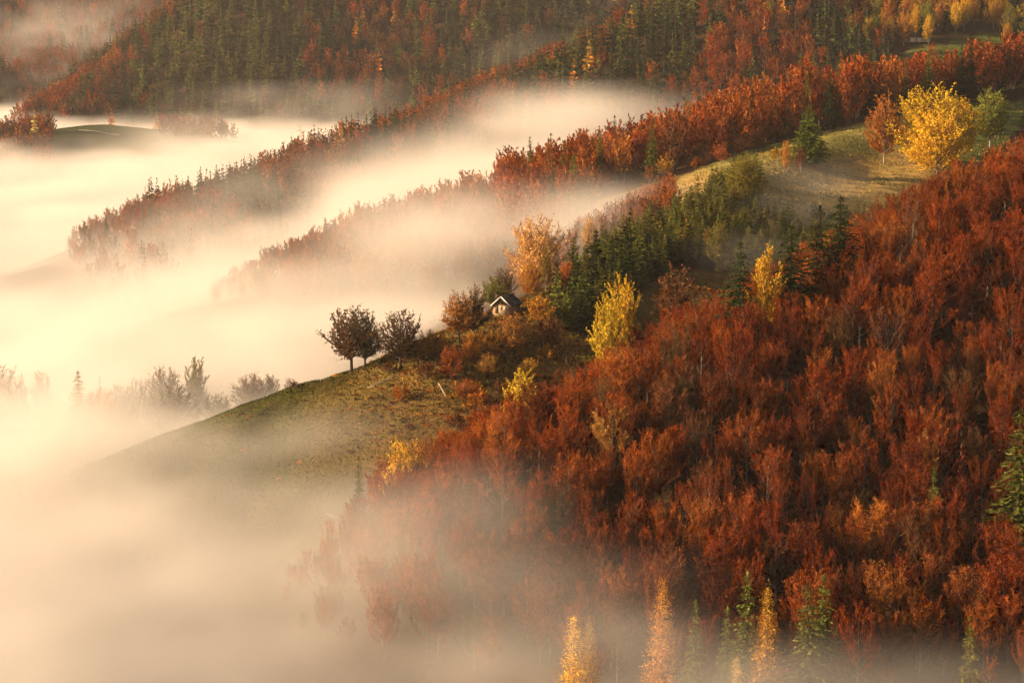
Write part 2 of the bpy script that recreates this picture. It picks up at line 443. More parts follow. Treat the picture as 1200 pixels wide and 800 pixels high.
U_ = lambda a, b: float(rng.uniform(a, b))
pick = lambda d: list(d)[int(rng.choice(len(d), p=np.array(list(d.values())) / sum(d.values())))]

# --- near slope: beeches
def c_near(x, y, z, px, py):
    if px < 240: return
    q = fbm2(np.array([x / 40]), np.array([y / 40]))[0]
    left = np.clip((700 - px) / 350, 0, 1)
    tone = pick({'red': 4, 'deep': 2.2 + 2 * (q > 0), 'rust': 3 + 3 * left, 'copper': .8 + 4 * left, 'orange': .22 + .9 * left, 'brown': .7, 'umber': .35, 'amber': .12})
    put('beech_tree', 'beech', (x, y, z), U_(9, 15) * (1 - .10 * left) * np.clip(.5 + (px - 330) / 260, .5, 1), tone, zone='near', w=U_(.72, 1.35))
def c_sap(x, y, z, px, py):
    if px < 300 or rng.random() > .5 + .4 * (y < 425): return
    put('beech_tree', 'beech_mid', (x, y, z), U_(3.5, 7.0), pick({'red': 3, 'rust': 3, 'copper': 2, 'umber': 1}), zone='near', w=U_(1.0, 1.5))
scatter('near', -75, 150, 365, 452, 6.5, 6.5, c_sap, 5)
scatter('near', -75, 235, 365, 585, 5.2, 5.2, c_near, 13)

# --- mid spur behind the meadow and its nose in the fog
def c_mid(x, y, z, px, py):
    if px < 240 + 60 * rng.random() ** 2 or in_poly([px], [py], [(690, 246), (700, 226), (800, 201), (870, 177), (1045, 138), (1045, 260), (690, 300)])[0]: return
    if px < 590:
        if py > 360: return
        put('beech_tree', 'beech_mid', (x, y, z), U_(10, 16) * min(1.0, .4 + .6 * (px - 240) / 160), pick({'copper': 3, 'orange': 1, 'brown': 3, 'rust': 2}), zone='mid', w=U_(.8, 1.1)); return
    r = rng.random()
    if r < (.22 if px > 700 else .07): put('spruce_tree', 'spruce', (x, y, z), U_(17, 26), pick({'spruce': 2, 'green': 2}), zone='mid', w=U_(.85, 1.15))
    elif r < .15: put('birch_tree', 'birch', (x, y, z), U_(10, 14), pick({'gold': 1, 'orange': 2}), zone='mid')
    else: put('beech_tree', 'beech_mid', (x, y, z), U_(17, 24), pick({'rust': 4, 'red': 3, 'copper': 2.5, 'brown': 1, 'orange': .5}), zone='mid', w=U_(.8, 1.0))
scatter('mid', -130, 260, 760, 1130, 7.4, 8.5, c_mid, 14)

def c_edge(x, y, z, px, py):
    if px < 560 or rng.random() > .55 or in_poly([px], [py], [(690, 252), (700, 234), (800, 209), (870, 185), (1045, 146), (1045, 260), (690, 300)])[0]: return
    put('beech_tree', 'beech_mid', (x, y, z), U_(3, 8), pick({'copper': 3, 'rust': 3, 'brown': 2, 'gold': .6}), zone='mid', w=U_(1.1, 1.6))
scatter('mid', -20, 190, 860, 960, 6.5, 6.5, c_edge, 5)

# --- far spur and its long forest face
def c_far(x, y, z, px, py):
    if px < 66 + 60 * rng.random() ** 2: return
    nose = min(1.0, .45 + .55 * (px - 66) / 170)
    if in_poly([px], [py], [(1036, 108), (1046, 64), (1090, 52), (1140, 42), (1180, 39), (1178, 80), (1130, 100), (1090, 110)])[0]: return
    if in_poly([px], [py], [(640, 46), (664, 0), (690, -30), (760, -30), (742, 5), (704, 48)])[0]: return
    q = fbm2(np.array([x / 70 + 3]), np.array([y / 90]))[0] + .25 * rng.normal()
    if py < 58 and 1015 < px < 1215:
        if rng.random() < .85:
            put('birch_tree', 'birch', (x, y, z), U_(14, 21), pick({'gold': 3, 'yellow': 4, 'orange': 1.5, 'moss': 1}), zone='far', w=U_(.8, 1.2)); return
    if px < 600:
        if q > .12 and px > 150: put('spruce_tree', 'spruce_far', (x, y, z), U_(15, 21), 'spruce', zone='far')
        else: put('beech_tree', 'beech_mid', (x, y, z), U_(13, 20) * nose, pick({'rust': 4, 'copper': 3, 'red': 2, 'brown': 3, 'umber': 1}), zone='far')
        return
    thr = (-.12 if px < 900 else -.04) - (.5 if rng.random() < .1 else 0)
    if q > thr: put('spruce_tree', 'spruce_far', (x, y, z), U_(15, 23), pick({'spruce': 3, 'green': 1}), zone='far')
    elif rng.random() < .06: put('larch_tree', 'larch_far', (x, y, z), U_(14, 20), pick({'orange': 2, 'gold': 2}), zone='far')
    elif rng.random() < .05: put('birch_tree', 'birch', (x, y, z), U_(10, 15), pick({'gold': 2, 'moss': 2}), zone='far')
    else: put('beech_tree', 'beech_mid', (x, y, z), U_(13, 18), pick({'rust': 4, 'red': 4, 'copper': 1.5, 'brown': 1.5}), zone='far')
scatter('far', -260, 420, 960, 1900, 8.2, 11, c_far, 16, pad=40)

# --- mountain
def c_mtn(x, y, z, px, py):
    q = fbm2(np.array([x / 130 + 5]), np.array([y / 130 + 8]))[0] + .22 * rng.normal() + .35 * np.clip((px - 170) / 250, -.6, .7)
    if py > 150: return
    if q > .0: put('spruce_tree', 'spruce_far', (x, y, z), U_(15, 25), pick({'spruce': 2, 'green': 2.5}), zone='mountain', w=1.15)
    elif rng.random() < .035: put('larch_tree', 'larch_far', (x, y, z), U_(16, 24), pick({'gold': 2, 'orange': 1}), zone='mountain')
    else: put('beech_tree', 'beech_far', (x, y, z), U_(14, 20), pick({'rust': 3, 'red': 1, 'brown': 4, 'copper': 1.5, 'umber': 2}), zone='mountain')
scatter('mountain', -520, 260, 1850, 2560, 8.6, 10.5, c_mtn, 18, pad=40, hidden=True)

def c_mead(x, y, z, px, py):
    if px > 62 and not (px > 190 and py < 165): return
    put('beech_tree', 'beech_far', (x, y, z), U_(12, 17), pick({'rust': 3, 'brown': 3, 'copper': 1}), zone='meadow')
scatter('meadow', -460, -100, 1740, 1960, 10, 12, c_mead, 14)

def c_red(x, y, z, px, py):
    if rng.random() < .3: put('spruce_tree', 'spruce_far', (x, y, z), U_(16, 24), 'spruce', zone='horizon')
    else: put('beech_tree', 'beech_far', (x, y, z), U_(14, 20), pick({'rust': 3, 'red': 2, 'brown': 2}), zone='horizon')
scatter(['redhill', 'horizon'], -700, -250, 2400, 3120, 14, 18, c_red, 18, pad=40)

# --- misty wood on the back of the spur
_SC = np.array([p[:2] for p in RIDGES['spur'][0]], float)
def c_back(x, y, z, px, py):
    if y < 690 or not (600 < px < 790) or py > np.interp(px, _SC[:, 0], _SC[:, 1]) + 5: return
    put('beech_tree', 'beech_mid', (x, y, z - 1), U_(6, 10), pick({'brown': 3, 'copper': 2, 'rust': 1}), zone='back', w=1.1)
scatter('spur', -60, 110, 600, 900, 7, 8, c_back, 8)

# --- plantation on the spur
PLANT = [(640, 396), (652, 352), (668, 332), (740, 286), (800, 252), (850, 216), (888, 200), (898, 225), (880, 262), (850, 292), (800, 312), (760, 345), (720, 372), (690, 392)]
def c_plant(x, y, z, px, py):
    if in_poly([px], [py], [(852, 238), (900, 254), (985, 248), (1035, 262), (900, 330), (835, 320)])[0]:
        if rng.random() < .5: put('spruce_tree', 'spruce_young', (x, y, z), U_(3.5, 6.5), pick({'olive': 3, 'green': 1, 'moss': 1}), zone='plantation', w=U_(.9, 1.2))
        return
    if not in_poly([px], [py], PLANT)[0]: return
    up = np.clip((px - 690) / 170, 0, 1)
    if rng.random() < .10 + .12 * up:
        put('larch_tree', 'larch_far', (x, y, z), U_(4.5, 7.5), pick({'moss': 3, 'gold': 1}), zone='plantation', w=.9)
    else:
        put('spruce_tree', 'spruce_young', (x, y, z), U_(6.5, 11.0) * (1 - .2 * up), pick({'spruce': 2 * (1 - up), 'green': 3.5, 'olive': .8 + 2.5 * up}), zone='plantation', w=U_(.9, 1.2))
scatter('spur', 0, 125, 560, 860, 3.2, 3.9, c_plant, 6)

# --- single trees (frame x, distance) standing on the terrain
def solo(kind, pr, px, d, h, tone, label, w=1.0, top=None, base=None, **k):
    p = on_ground(px, d) if base is None else ground_at(px, base, d - 120, d + 200)
    d = p[1]
    if top is not None: h = float(np.clip(pt(px, top, d)[2] - p[2], 2, 34))
    put(kind, pr, p, h, tone, label, w, **k)

# spur with the barn
solo('fruit_tree', 'fruit', 412, 561, 12.3, 'dark', 'broad dark brown tree leaning low over the grassy crest, outermost of the crest trees', 1.0, seed=0, top=358)
solo('fruit_tree', 'fruit', 428, 559, 11.0, 'dark', 'dark leaning tree with forked stem, close behind the outermost crest tree', .75, seed=1, top=368)
solo('fruit_tree', 'fruit', 469, 553, 11.8, 'umber', 'thin brown tree by the pale log, second clump along the crest', .95, seed=2, top=364)
solo('fruit_tree', 'fruit', 538, 560, 11.6, 'amber', 'copper leaved fruit tree at the crest, left of the bare grey tree', .85, seed=3, top=343)
solo('fruit_tree', 'fruit', 556, 562, 12.4, 'umber', 'half bare grey brown tree just left of the barn', .72, seed=4, top=335)
solo('fruit_tree', 'fruit', 578, 590, 8.0, 'olive', 'olive leaved small tree tucked beside the barn wall', .8, seed=1)
solo('fruit_tree', 'fruit', 590, 610, 12.0, 'dark', 'dark half bare tree rising behind the barn roof', .8, seed=2, top=315)
solo('round_tree', 'round', 622, 598, 10.5, 'gold', 'golden green round tree right behind the barn', .80, seed=0, top=308)
solo('birch_tree', 'birch', 640, 606, 15.5, 'moss', 'tall thin yellow green tree with see-through top behind the barn', .62, seed=1, top=288)
solo('fruit_tree', 'fruit', 663, 600, 11.0, 'orange', 'orange brown tree with twisted branches beside the young spruces', .8, seed=3, top=305)
solo('fruit_tree', 'fruit', 632, 571, 7.4, 'gold', 'low amber fruit tree on the bank below the barn', 1.0, seed=4)
solo('fruit_tree', 'fruit', 602, 556, 9.0, 'amber', 'small orange fruit tree standing alone on the slope under the barn', .85, seed=0, top=365)
solo('round_tree', 'round', 553, 552, 6.2, 'gold', 'golden bush-like tree on the slope left of the barn', .8, seed=1)
solo('fruit_tree', 'fruit', 503, 555, 6.2, 'amber', 'small amber fruit tree right of the thin brown crest tree', 1.0, seed=2)
solo('fruit_tree', 'fruit', 530, 548, 5.4, 'copper', 'low copper fruit tree above the short thick log', 1.1, seed=3)
solo('fruit_tree', 'fruit', 572, 546, 5.6, 'amber', 'low amber fruit tree left of the lone slope fruit tree', 1.0, seed=4)
solo('fruit_tree', 'fruit', 646, 560, 8.4, 'brown', 'brown open fruit tree between the barn bank and the young spruces', .85, seed=0)
solo('fruit_tree', 'fruit', 548, 537, 5.2, 'copper', 'copper fruit tree lowest on the slope, above the bright yellow tree', 1.1, seed=1)
solo('fruit_tree', 'fruit', 620, 548, 5.0, 'gold', 'small golden fruit tree above the bright yellow tree', 1.0, seed=2)
solo('round_tree', 'round', 655, 545, 5.2, 'brown', 'rusty brown bushy tree at the foot of the young spruces', .8, seed=2)
solo('birch_tree', 'birch', 612, 478, 8.6, 'lemon', 'lone bright yellow tree at the edge of the red beeches', .95, seed=2, top=432)
solo('birch_tree', 'birch', 468, 470, 7.8, 'lemon', 'bright yellow tree at the misty end of the beech slope', .8, seed=3, top=515)
solo('birch_tree', 'birch', 487, 472, 7.2, 'gold', 'paler yellow tree close right of the one at the misty slope end', .7, seed=4, top=517)
solo('spruce_tree', 'spruce', 421, 476, 7.5, 'green', 'small lone spruce in the fog beyond the misty beech slope end', .8, seed=0, top=534)
solo('birch_tree', 'birch', 730, 560, 10.5, 'yellow', 'tall yellow tree between young spruces and red beeches', 0.75, seed=0, top=322)
solo('birch_tree', 'birch', 712, 549, 8.6, 'yellow', 'yellow tree touching the red beeches below the taller yellow one', .8, seed=4, top=345)
solo('birch_tree', 'birch', 790, 585, 10.0, 'brown', 'tan leaved tree above the red crest right of the yellow pair', 1.2, seed=1, top=312)
solo('birch_tree', 'birch', 842, 640, 10.0, 'moss', 'yellow green tree in the misty hollow over the red crest', 1.2, seed=2, top=258)
solo('round_tree', 'round', 870, 740, 9.0, 'moss', 'yellow bushy tree topping the young plantation', .9, seed=3, top=183)
solo('round_tree', 'round', 628, 660, 22, 'pale', 'big pale yellow tree glowing in the fog behind the barn', .95, seed=0, top=256)
solo('birch_tree', 'birch', 691, 690, 19, 'pale', 'slim pale yellow tree standing in fog behind the young spruces', .75, seed=3, top=252)
# meadow
solo('spruce_tree', 'spruce_broad', 948, 855, 17.5, 'green', 'big broad dark spruce standing alone on the meadow', 1.25, seed=1, top=124, base=194)
solo('birch_tree', 'birch', 921, 850, 9.0, 'gold', 'golden birch leaning against the big meadow spruce', .6, seed=2, top=164, base=205)
solo('birch_tree', 'birch', 938, 848, 8.0, 'brown', 'brown leaved small tree under the big meadow spruce', 1.0, seed=3, top=172, base=203)
solo('birch_tree', 'birch', 1036, 862, 17.5, 'orange', 'orange birch with pale forked trunk on the meadow edge', 1.05, seed=1, top=111, base=194)
solo('round_tree', 'round', 1090, 935, 16.5, 'yellow', 'largest yellow tree, round crowned, right of the orange birch', 1.2, top=104, base=196, seed=0)
solo('round_tree', 'round', 1120, 925, 12.5, 'yellow', 'yellow tree pressed against the largest yellow crown from the right', 1.1, top=117, base=186, seed=2)
solo('round_tree', 'round', 1098, 905, 9, 'yellow', 'lower yellow tree in front of the largest yellow crown', 1.2, top=132, base=206, seed=3)
solo('birch_tree', 'birch', 1160, 930, 9.0, 'moss', 'pale green yellow tree over the small grass patch', 1.6, seed=4, top=104)
# crest of the near slope
solo('spruce_tree', 'spruce', 925, 497, 12.5, 'spruce', 'dark spruce on the red crest, just right of the yellow crest tree', 1.9, seed=0, top=262)
solo('spruce_tree', 'spruce', 959, 503, 14.5, 'spruce', 'middle dark spruce of the group on the red crest', 1.75, seed=2, top=240)
solo('spruce_tree', 'spruce', 983, 506, 15.5, 'spruce', 'tallest dark spruce of the group on the red crest', 1.8, seed=3, top=226)
solo('spruce_tree', 'spruce', 866, 493, 9.8, 'spruce', 'short dark spruce on the crest left of the yellow crest tree', 1.6, seed=4, top=283)
solo('birch_tree', 'birch', 897, 493, 9.5, 'yellow', 'yellow tree on the red crest among dark spruces', .62, seed=0, top=290)
solo('spruce_tree', 'spruce', 1192, 432, 12.5, 'green', 'olive green spruce cut by the frame beside dark red beeches', 1.5, seed=2, top=478)
solo('spruce_tree', 'spruce', 1093, 434, 12.5, 'green', 'slim green spruce alone among the red beeches', 1.1, seed=1, top=547)
# larches and spruces in the fog at the foot
solo('larch_tree', 'larch', 775, 388, 20, 'gold', 'tallest golden larch rising from the fog at the slope foot', .9, seed=0, top=677)
solo('larch_tree', 'larch', 897, 376, 18, 'gold', 'golden larch in the fog between green spruces', .9, seed=1, top=687)
solo('larch_tree', 'larch', 690, 380, 17, 'gold', 'fog veiled yellow larch left of the tallest larch', .85, seed=2, top=720)
solo('larch_tree', 'larch', 672, 372, 12, 'yellow', 'half hidden larch close beside the fog veiled yellow larch', 1.0, seed=3, top=720)
solo('larch_tree', 'larch', 862, 374, 12, 'pale', 'faint larch top drowned in fog below the green spruces', 1.0, seed=1, top=768)
solo('spruce_tree', 'spruce', 874, 392, 19, 'green', 'slender green spruce behind the fog, left of the second larch', 1.05, seed=3, top=668)
solo('spruce_tree', 'spruce', 963, 389, 20, 'green', 'taller spruce of the green pair at the slope foot', 1.3, seed=0, top=672)
solo('spruce_tree', 'spruce', 944, 387, 17.5, 'green', 'shorter spruce of the green pair at the slope foot', 1.3, seed=2, top=684)
solo('spruce_tree', 'spruce', 814, 384, 13, 'green', 'thin spruce tip just right of the tallest larch', .9, seed=1, top=702)
solo('spruce_tree', 'spruce', 851, 382, 12, 'green', 'short spruce tip in the fog between the two golden larches', .9, seed=4, top=710)
solo('spruce_tree', 'spruce', 1134, 378, 13, 'olive', 'lone small spruce in the fog at the slope foot', .9, seed=0, top=719)
# foggy bank on the left
for i, (px, d, h, pr, kd, tone, w, lb) in enumerate([
        (0, 655, 434, 'round', 'round_tree', 'dark', .95, 'big dark round tree in the fog at the frame edge'),
        (22, 640, 446, 'beech', 'beech_tree', 'umber', 1.0, 'broad brown tree in the fog right of the frame edge tree'),
        (50, 655, 436, 'birch', 'birch_tree', 'brown', .8, 'thin faint tree in fog between the broad brown one and the pointed one'),
        (93, 615, 432, 'spruce', 'spruce_tree', 'olive', 1.35, 'pointed olive spruce in the fog bank, left of the amber tree'),
        (116, 612, 458, 'round', 'round_tree', 'orange', .85, 'amber leaved lower tree in the fog bank'),
        (118, 640, 440, 'spruce', 'spruce_tree', 'olive', .8, 'slim spruce tip behind the amber tree of the fog bank'),
        (140, 622, 452, 'fruit', 'fruit_tree', 'dark', .7, 'small dark tree right of the amber tree in the fog bank'),
        (163, 618, 442, 'beech', 'beech_tree', 'umber', .75, 'upright brown tree in the middle of the fog bank'),
        (192, 628, 434, 'round', 'round_tree', 'umber', .75, 'roundest brown tree of the fog bank'),
        (205, 612, 452, 'fruit', 'fruit_tree', 'dark', .9, 'low spreading tree in front of the roundest brown one'),
        (231, 634, 419, 'birch', 'birch_tree', 'olive', .75, 'tall slim pale tree at the fog bank end'),
        (256, 612, 462, 'fruit', 'fruit_tree', 'dark', .9, 'low dark bush-like tree ending the fog bank'),
        (296, 640, 440, 'round', 'round_tree', 'brown', 1.1, 'round misty tree peeping over the grassy crest'),
        (318, 640, 436, 'beech', 'beech_tree', 'umber', 1.0, 'misty tree touching the round one over the grassy crest'),
        (340, 645, 442, 'birch', 'birch_tree', 'brown', 1.1, 'thin misty tree, last to the right over the grassy crest')]):
    solo(kd, pr, px, d, 0, tone, lb, w, top=h, seed=i % 4)
# far spur accents
for i, (px, d, h, lb) in enumerate([
        (304, 1195, 21, 'left one of two dark spruces standing proud of the far spur'),
        (320, 1200, 20, 'right one of two dark spruces standing proud of the far spur'),
        (233, 1120, 19, 'dark spruce in mist on the low end of the far spur'),
        (125, 1050, 14, 'first small spruce above the fog on the far spur tip'),
        (430, 1315, 23, 'spruce in the tall dark row of the far spur, outermost'),
        (441, 1320, 25, 'spruce in the tall dark row of the far spur, second along'),
        (452, 1325, 24, 'spruce in the tall dark row of the far spur, third along'),
        (463, 1335, 25, 'spruce in the tall dark row of the far spur, fourth along'),
        (474, 1345, 22, 'spruce in the tall dark row of the far spur, last along')]):
    solo('spruce_tree', 'spruce', px, d, h, 'spruce', lb, .9, seed=i % 5)
for i, (px, d, h, tone, lb) in enumerate([
        (672, 1478, 22, 'orange', 'left orange larch of the pair over the rising mist'),
        (690, 1492, 24, 'gold', 'right golden larch of the pair over the rising mist'),
        (740, 1540, 22, 'gold', 'tall golden larch beneath the bare rocky cut'),
        (710, 1540, 19, 'orange', 'orange larch left of the tall one below the bare rocky cut'),
        (562, 1600, 22, 'gold', 'left small golden larch above the drifting mist'),
        (577, 1600, 22, 'orange', 'right small orange larch above the drifting mist'),
        (414, 1900, 18, 'gold', 'tiny gold larch in the dark spruce forest'),
        (430, 1880, 18, 'orange', 'tiny orange larch near mist in the dark spruce forest'),
        (352, 1930, 24, 'gold', 'slim gold larch against the dark mountain forest'),
        (131, 1935, 20, 'orange', 'lone orange larch on the distant green meadow'),
        (184, 1950, 22, 'gold', 'golden larch at the edge of the distant meadow'),
        (41, 1800, 24, 'pale', 'pale larch in mist below the distant meadow'),
        (400, 1300, 20, 'gold', 'gold larch beside the tall dark spruce row')]):
    solo('larch_tree', 'larch_far', px, d, h, tone, lb, 1.0, seed=i % 4)
for i, (px, d, h, tone) in enumerate([(395, 838, 9, 'gold'), (418, 838, 10, 'moss'), (430, 842, 11, 'gold'), (452, 846, 10, 'gold'), (478, 850, 9, 'orange'), (494, 852, 12, 'orange'), (505, 856, 9, 'moss'), (524, 858, 10, 'moss')]):
    solo('larch_tree', 'larch_far', px, d, h, tone, ['pale gold', 'greenish', 'tallest greenish gold', 'slim gold', 'small orange', 'bright orange', 'dim green', 'misty green'][i] + ' larch in the row at the fog line below the misty ridge', .8, seed=i % 4)

# ------------------------------------------------------------------ build the trees
CAP = 300
PART_OF = {'birch_tree': 'yellow'}
def landmarks(zone):
    L = {'near': [(612, 450, 'lone bright yellow tree'), (470, 530, 'misty yellow tree'), (897, 305, 'yellow crest tree'), (983, 255, 'dark crest spruces'), (1085, 140, 'largest yellow crown'),
                  (775, 715, 'tallest golden larch'), (897, 720, 'second golden larch'), (960, 710, 'green spruce pair'), (1093, 570, 'slim green spruce'), (1192, 500, 'olive frame-edge spruce'),
                  (725, 345, 'tall yellow tree'), (1134, 745, 'lone foot spruce')],
         'mid': [(944, 160, 'big meadow spruce'), (1038, 150, 'orange meadow birch'), (1085, 140, 'largest yellow crown'), (628, 285, 'big pale tree'), (691, 275, 'slim pale tree'), (1155, 135, 'small grass patch'),
                 (450, 330, 'misty larch row'), (1080, 65, 'upper green clearing')],
         'far': [(690, 45, 'rocky cut'), (570, 90, 'two mist larches'), (740, 15, 'tall golden larch'), (1075, 52, 'pale log pile'), (1090, 65, 'upper green clearing'), (312, 222, 'two proud spruces'), (452, 150, 'tall spruce row'),
                 (944, 140, 'big meadow spruce'), (1038, 130, 'orange meadow birch'), (90, 285, 'fogbound spur tip')],
         'plantation': [(600, 355, 'barn'), (691, 275, 'slim pale tree'), (730, 345, 'tall yellow tree'), (870, 205, 'yellow plantation bush'), (866, 300, 'short crest spruce'), (790, 330, 'tan tree'), (842, 275, 'misty hollow tree')],
         'mountain': [(131, 135, 'lone meadow larch'), (352, 100, 'slim gold larch'), (570, 90, 'two mist larches'), (422, 100, 'tiny larch pair'), (690, 20, 'rocky cut'), (120, 70, 'mountain shoulder')],
         }
    return L.get(zone, [(131, 135, 'lone meadow larch'), (80, 140, 'distant farm track'), (352, 100, 'slim gold larch')])

def where(zone, px, py):
    b = None
    for x, y, n in landmarks(zone):
        d = math.hypot(px - x, py - y)
        if b is None or d < b[0]: b = (d, px - x, py - y, n)
    d, dx, dy, n = b
    a = math.degrees(math.atan2(-dy, dx)) % 360
    dirs = ['right of', 'up right of', 'above', 'up left of', 'left of', 'down left of', 'below', 'down right of']
    w = 'just' if d < 45 else ('some way' if d < 110 else 'far')
    return f'{w} {dirs[int(((a + 22.5) % 360) // 45)]} the {n}'

for t in TREES:
    t['px'], t['py'], t['dep'] = [float(v) for v in proj(t['x'], t['y'], t['z'] + t['h'] * .6)]
    t['size'] = t['h'] * F / t['dep'] if (-25 < t['px'] < 1225 and -12 < t['py'] < 830) else 0
    if t['label'] and t['size']: t['size'] += 1000

kinds = {}
for t in TREES: kinds.setdefault(t['kind'], []).append(t)
solid, mass = [], {}
for k, L in kinds.items():
    L.sort(key=lambda t: -t['size'])
    for i, t in enumerate(L):
        if i < CAP and t['size'] > 0: solid.append(t)
        else: mass.setdefault(k, []).append(t)

NOUN = {'beech_tree': 'beech', 'spruce_tree': 'spruce', 'larch_tree': 'larch', 'birch_tree': 'birch', 'round_tree': 'round tree', 'fruit_tree': 'fruit tree'}
GROUP = {('beech_tree', 'near'): 'beeches of the near red slope', ('beech_tree', 'mid'): 'beeches behind the meadow', ('beech_tree', 'far'): 'beeches of the far spur',
         ('spruce_tree', 'plantation'): 'young spruces above the barn', ('spruce_tree', 'far'): 'spruces of the far spur', ('spruce_tree', 'mountain'): 'spruces of the mountain forest',
         ('spruce_tree', 'mid'): 'spruces behind the meadow', ('larch_tree', 'far'): 'larches of the far spur', ('larch_tree', 'mountain'): 'larches of the mountain forest',
         ('birch_tree', 'far'): 'yellow trees of the upper grove', ('birch_tree', 'mid'): 'birches behind the meadow', ('larch_tree', 'plantation'): 'larches among the young spruces'}
buckets = {}
for t in solid:
    if not t['label']:
        hs = 'young ' if t['zone'] == 'plantation' else ''
        t['base'] = (TONE[t['tone']], hs + NOUN[t['kind']], where(t['zone'], t['px'], t['py']))
        t['group'] = GROUP.get((t['kind'], t['zone']), NOUN[t['kind']] + ' trees of the far forest')
        buckets.setdefault((t['kind'],) + t['base'], []).append(t)
ORD = ['leftmost', 'second', 'third', 'fourth', 'fifth', 'sixth', 'seventh', 'eighth', 'ninth', 'tenth', 'eleventh', 'twelfth']
for key, L in buckets.items():
    L.sort(key=lambda t: t['px'])
    for i, t in enumerate(L):
        tone, noun, wh = t['base']
        if len(L) == 1: t['label'] = f'{tone} {noun} {wh}'
        elif len(L) == 2: t['label'] = f'{("left", "right")[i]} {tone} {noun} of two {wh}'
        elif i == 0: t['label'] = f'leftmost {tone} {noun} {wh}'
        elif i == len(L) - 1: t['label'] = f'rightmost {tone} {noun} {wh}'
        else: t['label'] = f'{ORD[min(i, 11)]} {tone} {noun} from left, {wh}'

def tint_of(t):
    c = np.array(T[t['tone']]) * rng.uniform(.82, 1.2)
    return np.clip(c * (1 + rng.normal(0, .06, 3)), .004, .9)

built = {}
for i, t in enumerate(solid):
    P = PROTO[t['pr']]
    k = int(rng.integers(len(P))) if t['seed'] is None else t['seed'] % len(P)
    sc = t['h'] / UNIT[t['pr']]
    rot = float(rng.uniform(0, 6.283)); tin = tint_of(t)
    key = (t['kind'], t['pr'], k)
    if key not in built:
        root = empty(t['kind'], (0, 0, 0))
        tr = link('trunk', P[k]['trunk'], root); cr = link('crown', P[k]['leaves'], root)
        built[key] = (root, tr, cr)
    else:
        r0, t0, c0 = built[key]
        root = r0.copy(); COL.objects.link(root)
        for k_ in list(root.keys()): del root[k_]
        tr = t0.copy(); tr.parent = root; COL.objects.link(tr)
        cr = c0.copy(); cr.parent = root; COL.objects.link(cr)
    root.location = (t['x'], t['y'], t['z'] - .2); root.rotation_euler = (0, 0, rot)
    root.scale = (sc * t['w'], sc * t['w'], sc)
    cr['tint'] = [float(tin[0]), float(tin[1]), float(tin[2])]
    tag(root, t['label'], t['cat'], t['group'])

def merge(name, L, label):
    V, Q, A, MI = [], [], [], []; n = 0
    for t in L:
        pr = 'beech_mid' if t['pr'] == 'beech' and t['size'] == 0 else t['pr']
        P = PROTO[pr][int(rng.integers(len(PROTO[pr])))]
        sc = t['h'] / UNIT[pr]; a = rng.uniform(0, 6.283); ca, sa = math.cos(a), math.sin(a)
        tin = tint_of(t)
        for q, (src, col) in enumerate(((P['crown'], tin), (P['wood'], (.06, .045, .03)))):
            v = src[0] * np.array([sc * t['w'], sc * t['w'], sc])
            v = np.stack([v[:, 0] * ca - v[:, 1] * sa + t['x'], v[:, 0] * sa + v[:, 1] * ca + t['y'], v[:, 2] + t['z'] - .2], 1)
            V.append(v); Q.append(src[1] + n); n += len(v); A.append(np.tile(col, (len(v), 1))); MI.append(np.full(len(src[1]), q))
    me = mesh_np(name, np.concatenate(V), np.concatenate(Q), [M_LEAF_S, M_BARK], midx=np.concatenate(MI), attr={'tint': np.concatenate(A)})
    return tag(link(name, me), label, 'forest', None, 'stuff')
for k, L in mass.items():
    n = {'beech_tree': 'beech_forest', 'spruce_tree': 'spruce_forest'}.get(k, NOUN[k].replace(' ', '_') + '_forest')
    merge(n, L, {'beech_forest': 'far red and brown beech woods covering the distant slopes', 'spruce_forest': 'far dark spruce woods covering the distant slopes'}.get(n, 'far ' + NOUN[k] + ' trees scattered through the distant woods'))
print('TREES', {k: (len(v), len(mass.get(k, []))) for k, v in kinds.items()}, 'solid', len(solid))

# ------------------------------------------------------------------ ground
ys = np.concatenate([np.arange(-400, 240, 40), np.arange(240, 1000, 4.0), np.arange(1000, 3400, 9.0), np.arange(3400, 9000, 250)])
us = np.concatenate([np.linspace(-14, -1.25, 24)[:-1], np.linspace(-1.25, 1.25, 301), np.linspace(1.25, 14, 24)[1:]])
Ug, Yg = np.meshgrid(us, ys)
Xg = Ug * (70 + .2 * np.maximum(Yg, 0))
Zg, Ig = height(Xg, Yg, True)
gx, gy, _ = proj(Xg, Yg, Zg)
n_a = fbm2(Xg / 35, Yg / 35); n_b = fbm2(Xg / 9 + 3, Yg / 9); n_c = fbm2(Xg / 4 + 3, Yg / 4)
def mixc(a, b, f): return a * (1 - f[..., None]) + np.array(b) * f[..., None]
cov = np.tile(np.array([.050, .028, .015]), Xg.shape + (1,))
iS = RN.index('spur'); near_spur = (Ig == iS)
gr = np.clip(.8 - (gx - 420) / 130 + n_a * 1.1, 0, 1)
spur_c = mixc(np.tile(np.array([.17, .10, .03]), Xg.shape + (1,)), (.075, .068, .017), gr)
spur_c = spur_c * (1 + .55 * n_b + .35 * n_c)[..., None]
cov = np.where((near_spur & (Yg < 640))[..., None], spur_c, cov)
mead = in_poly(gx.ravel(), gy.ravel(), [(690, 262), (700, 236), (800, 206), (870, 178), (960, 155), (1050, 138), (1200, 118), (1200, 142), (1100, 260), (1040, 340), (930, 350), (850, 330), (840, 262), (800, 236)]).reshape(Xg.shape) & (Yg > 640) & (Yg < 1060)
tan = np.clip((gy - 183 + (gx - 960) * .12) / 14 + n_a, 0, 1)
mc = mixc(np.tile(np.array([.21, .19, .052]), Xg.shape + (1,)), (.34, .225, .075), tan) * (1 + .22 * n_b + .12 * n_c)[..., None]
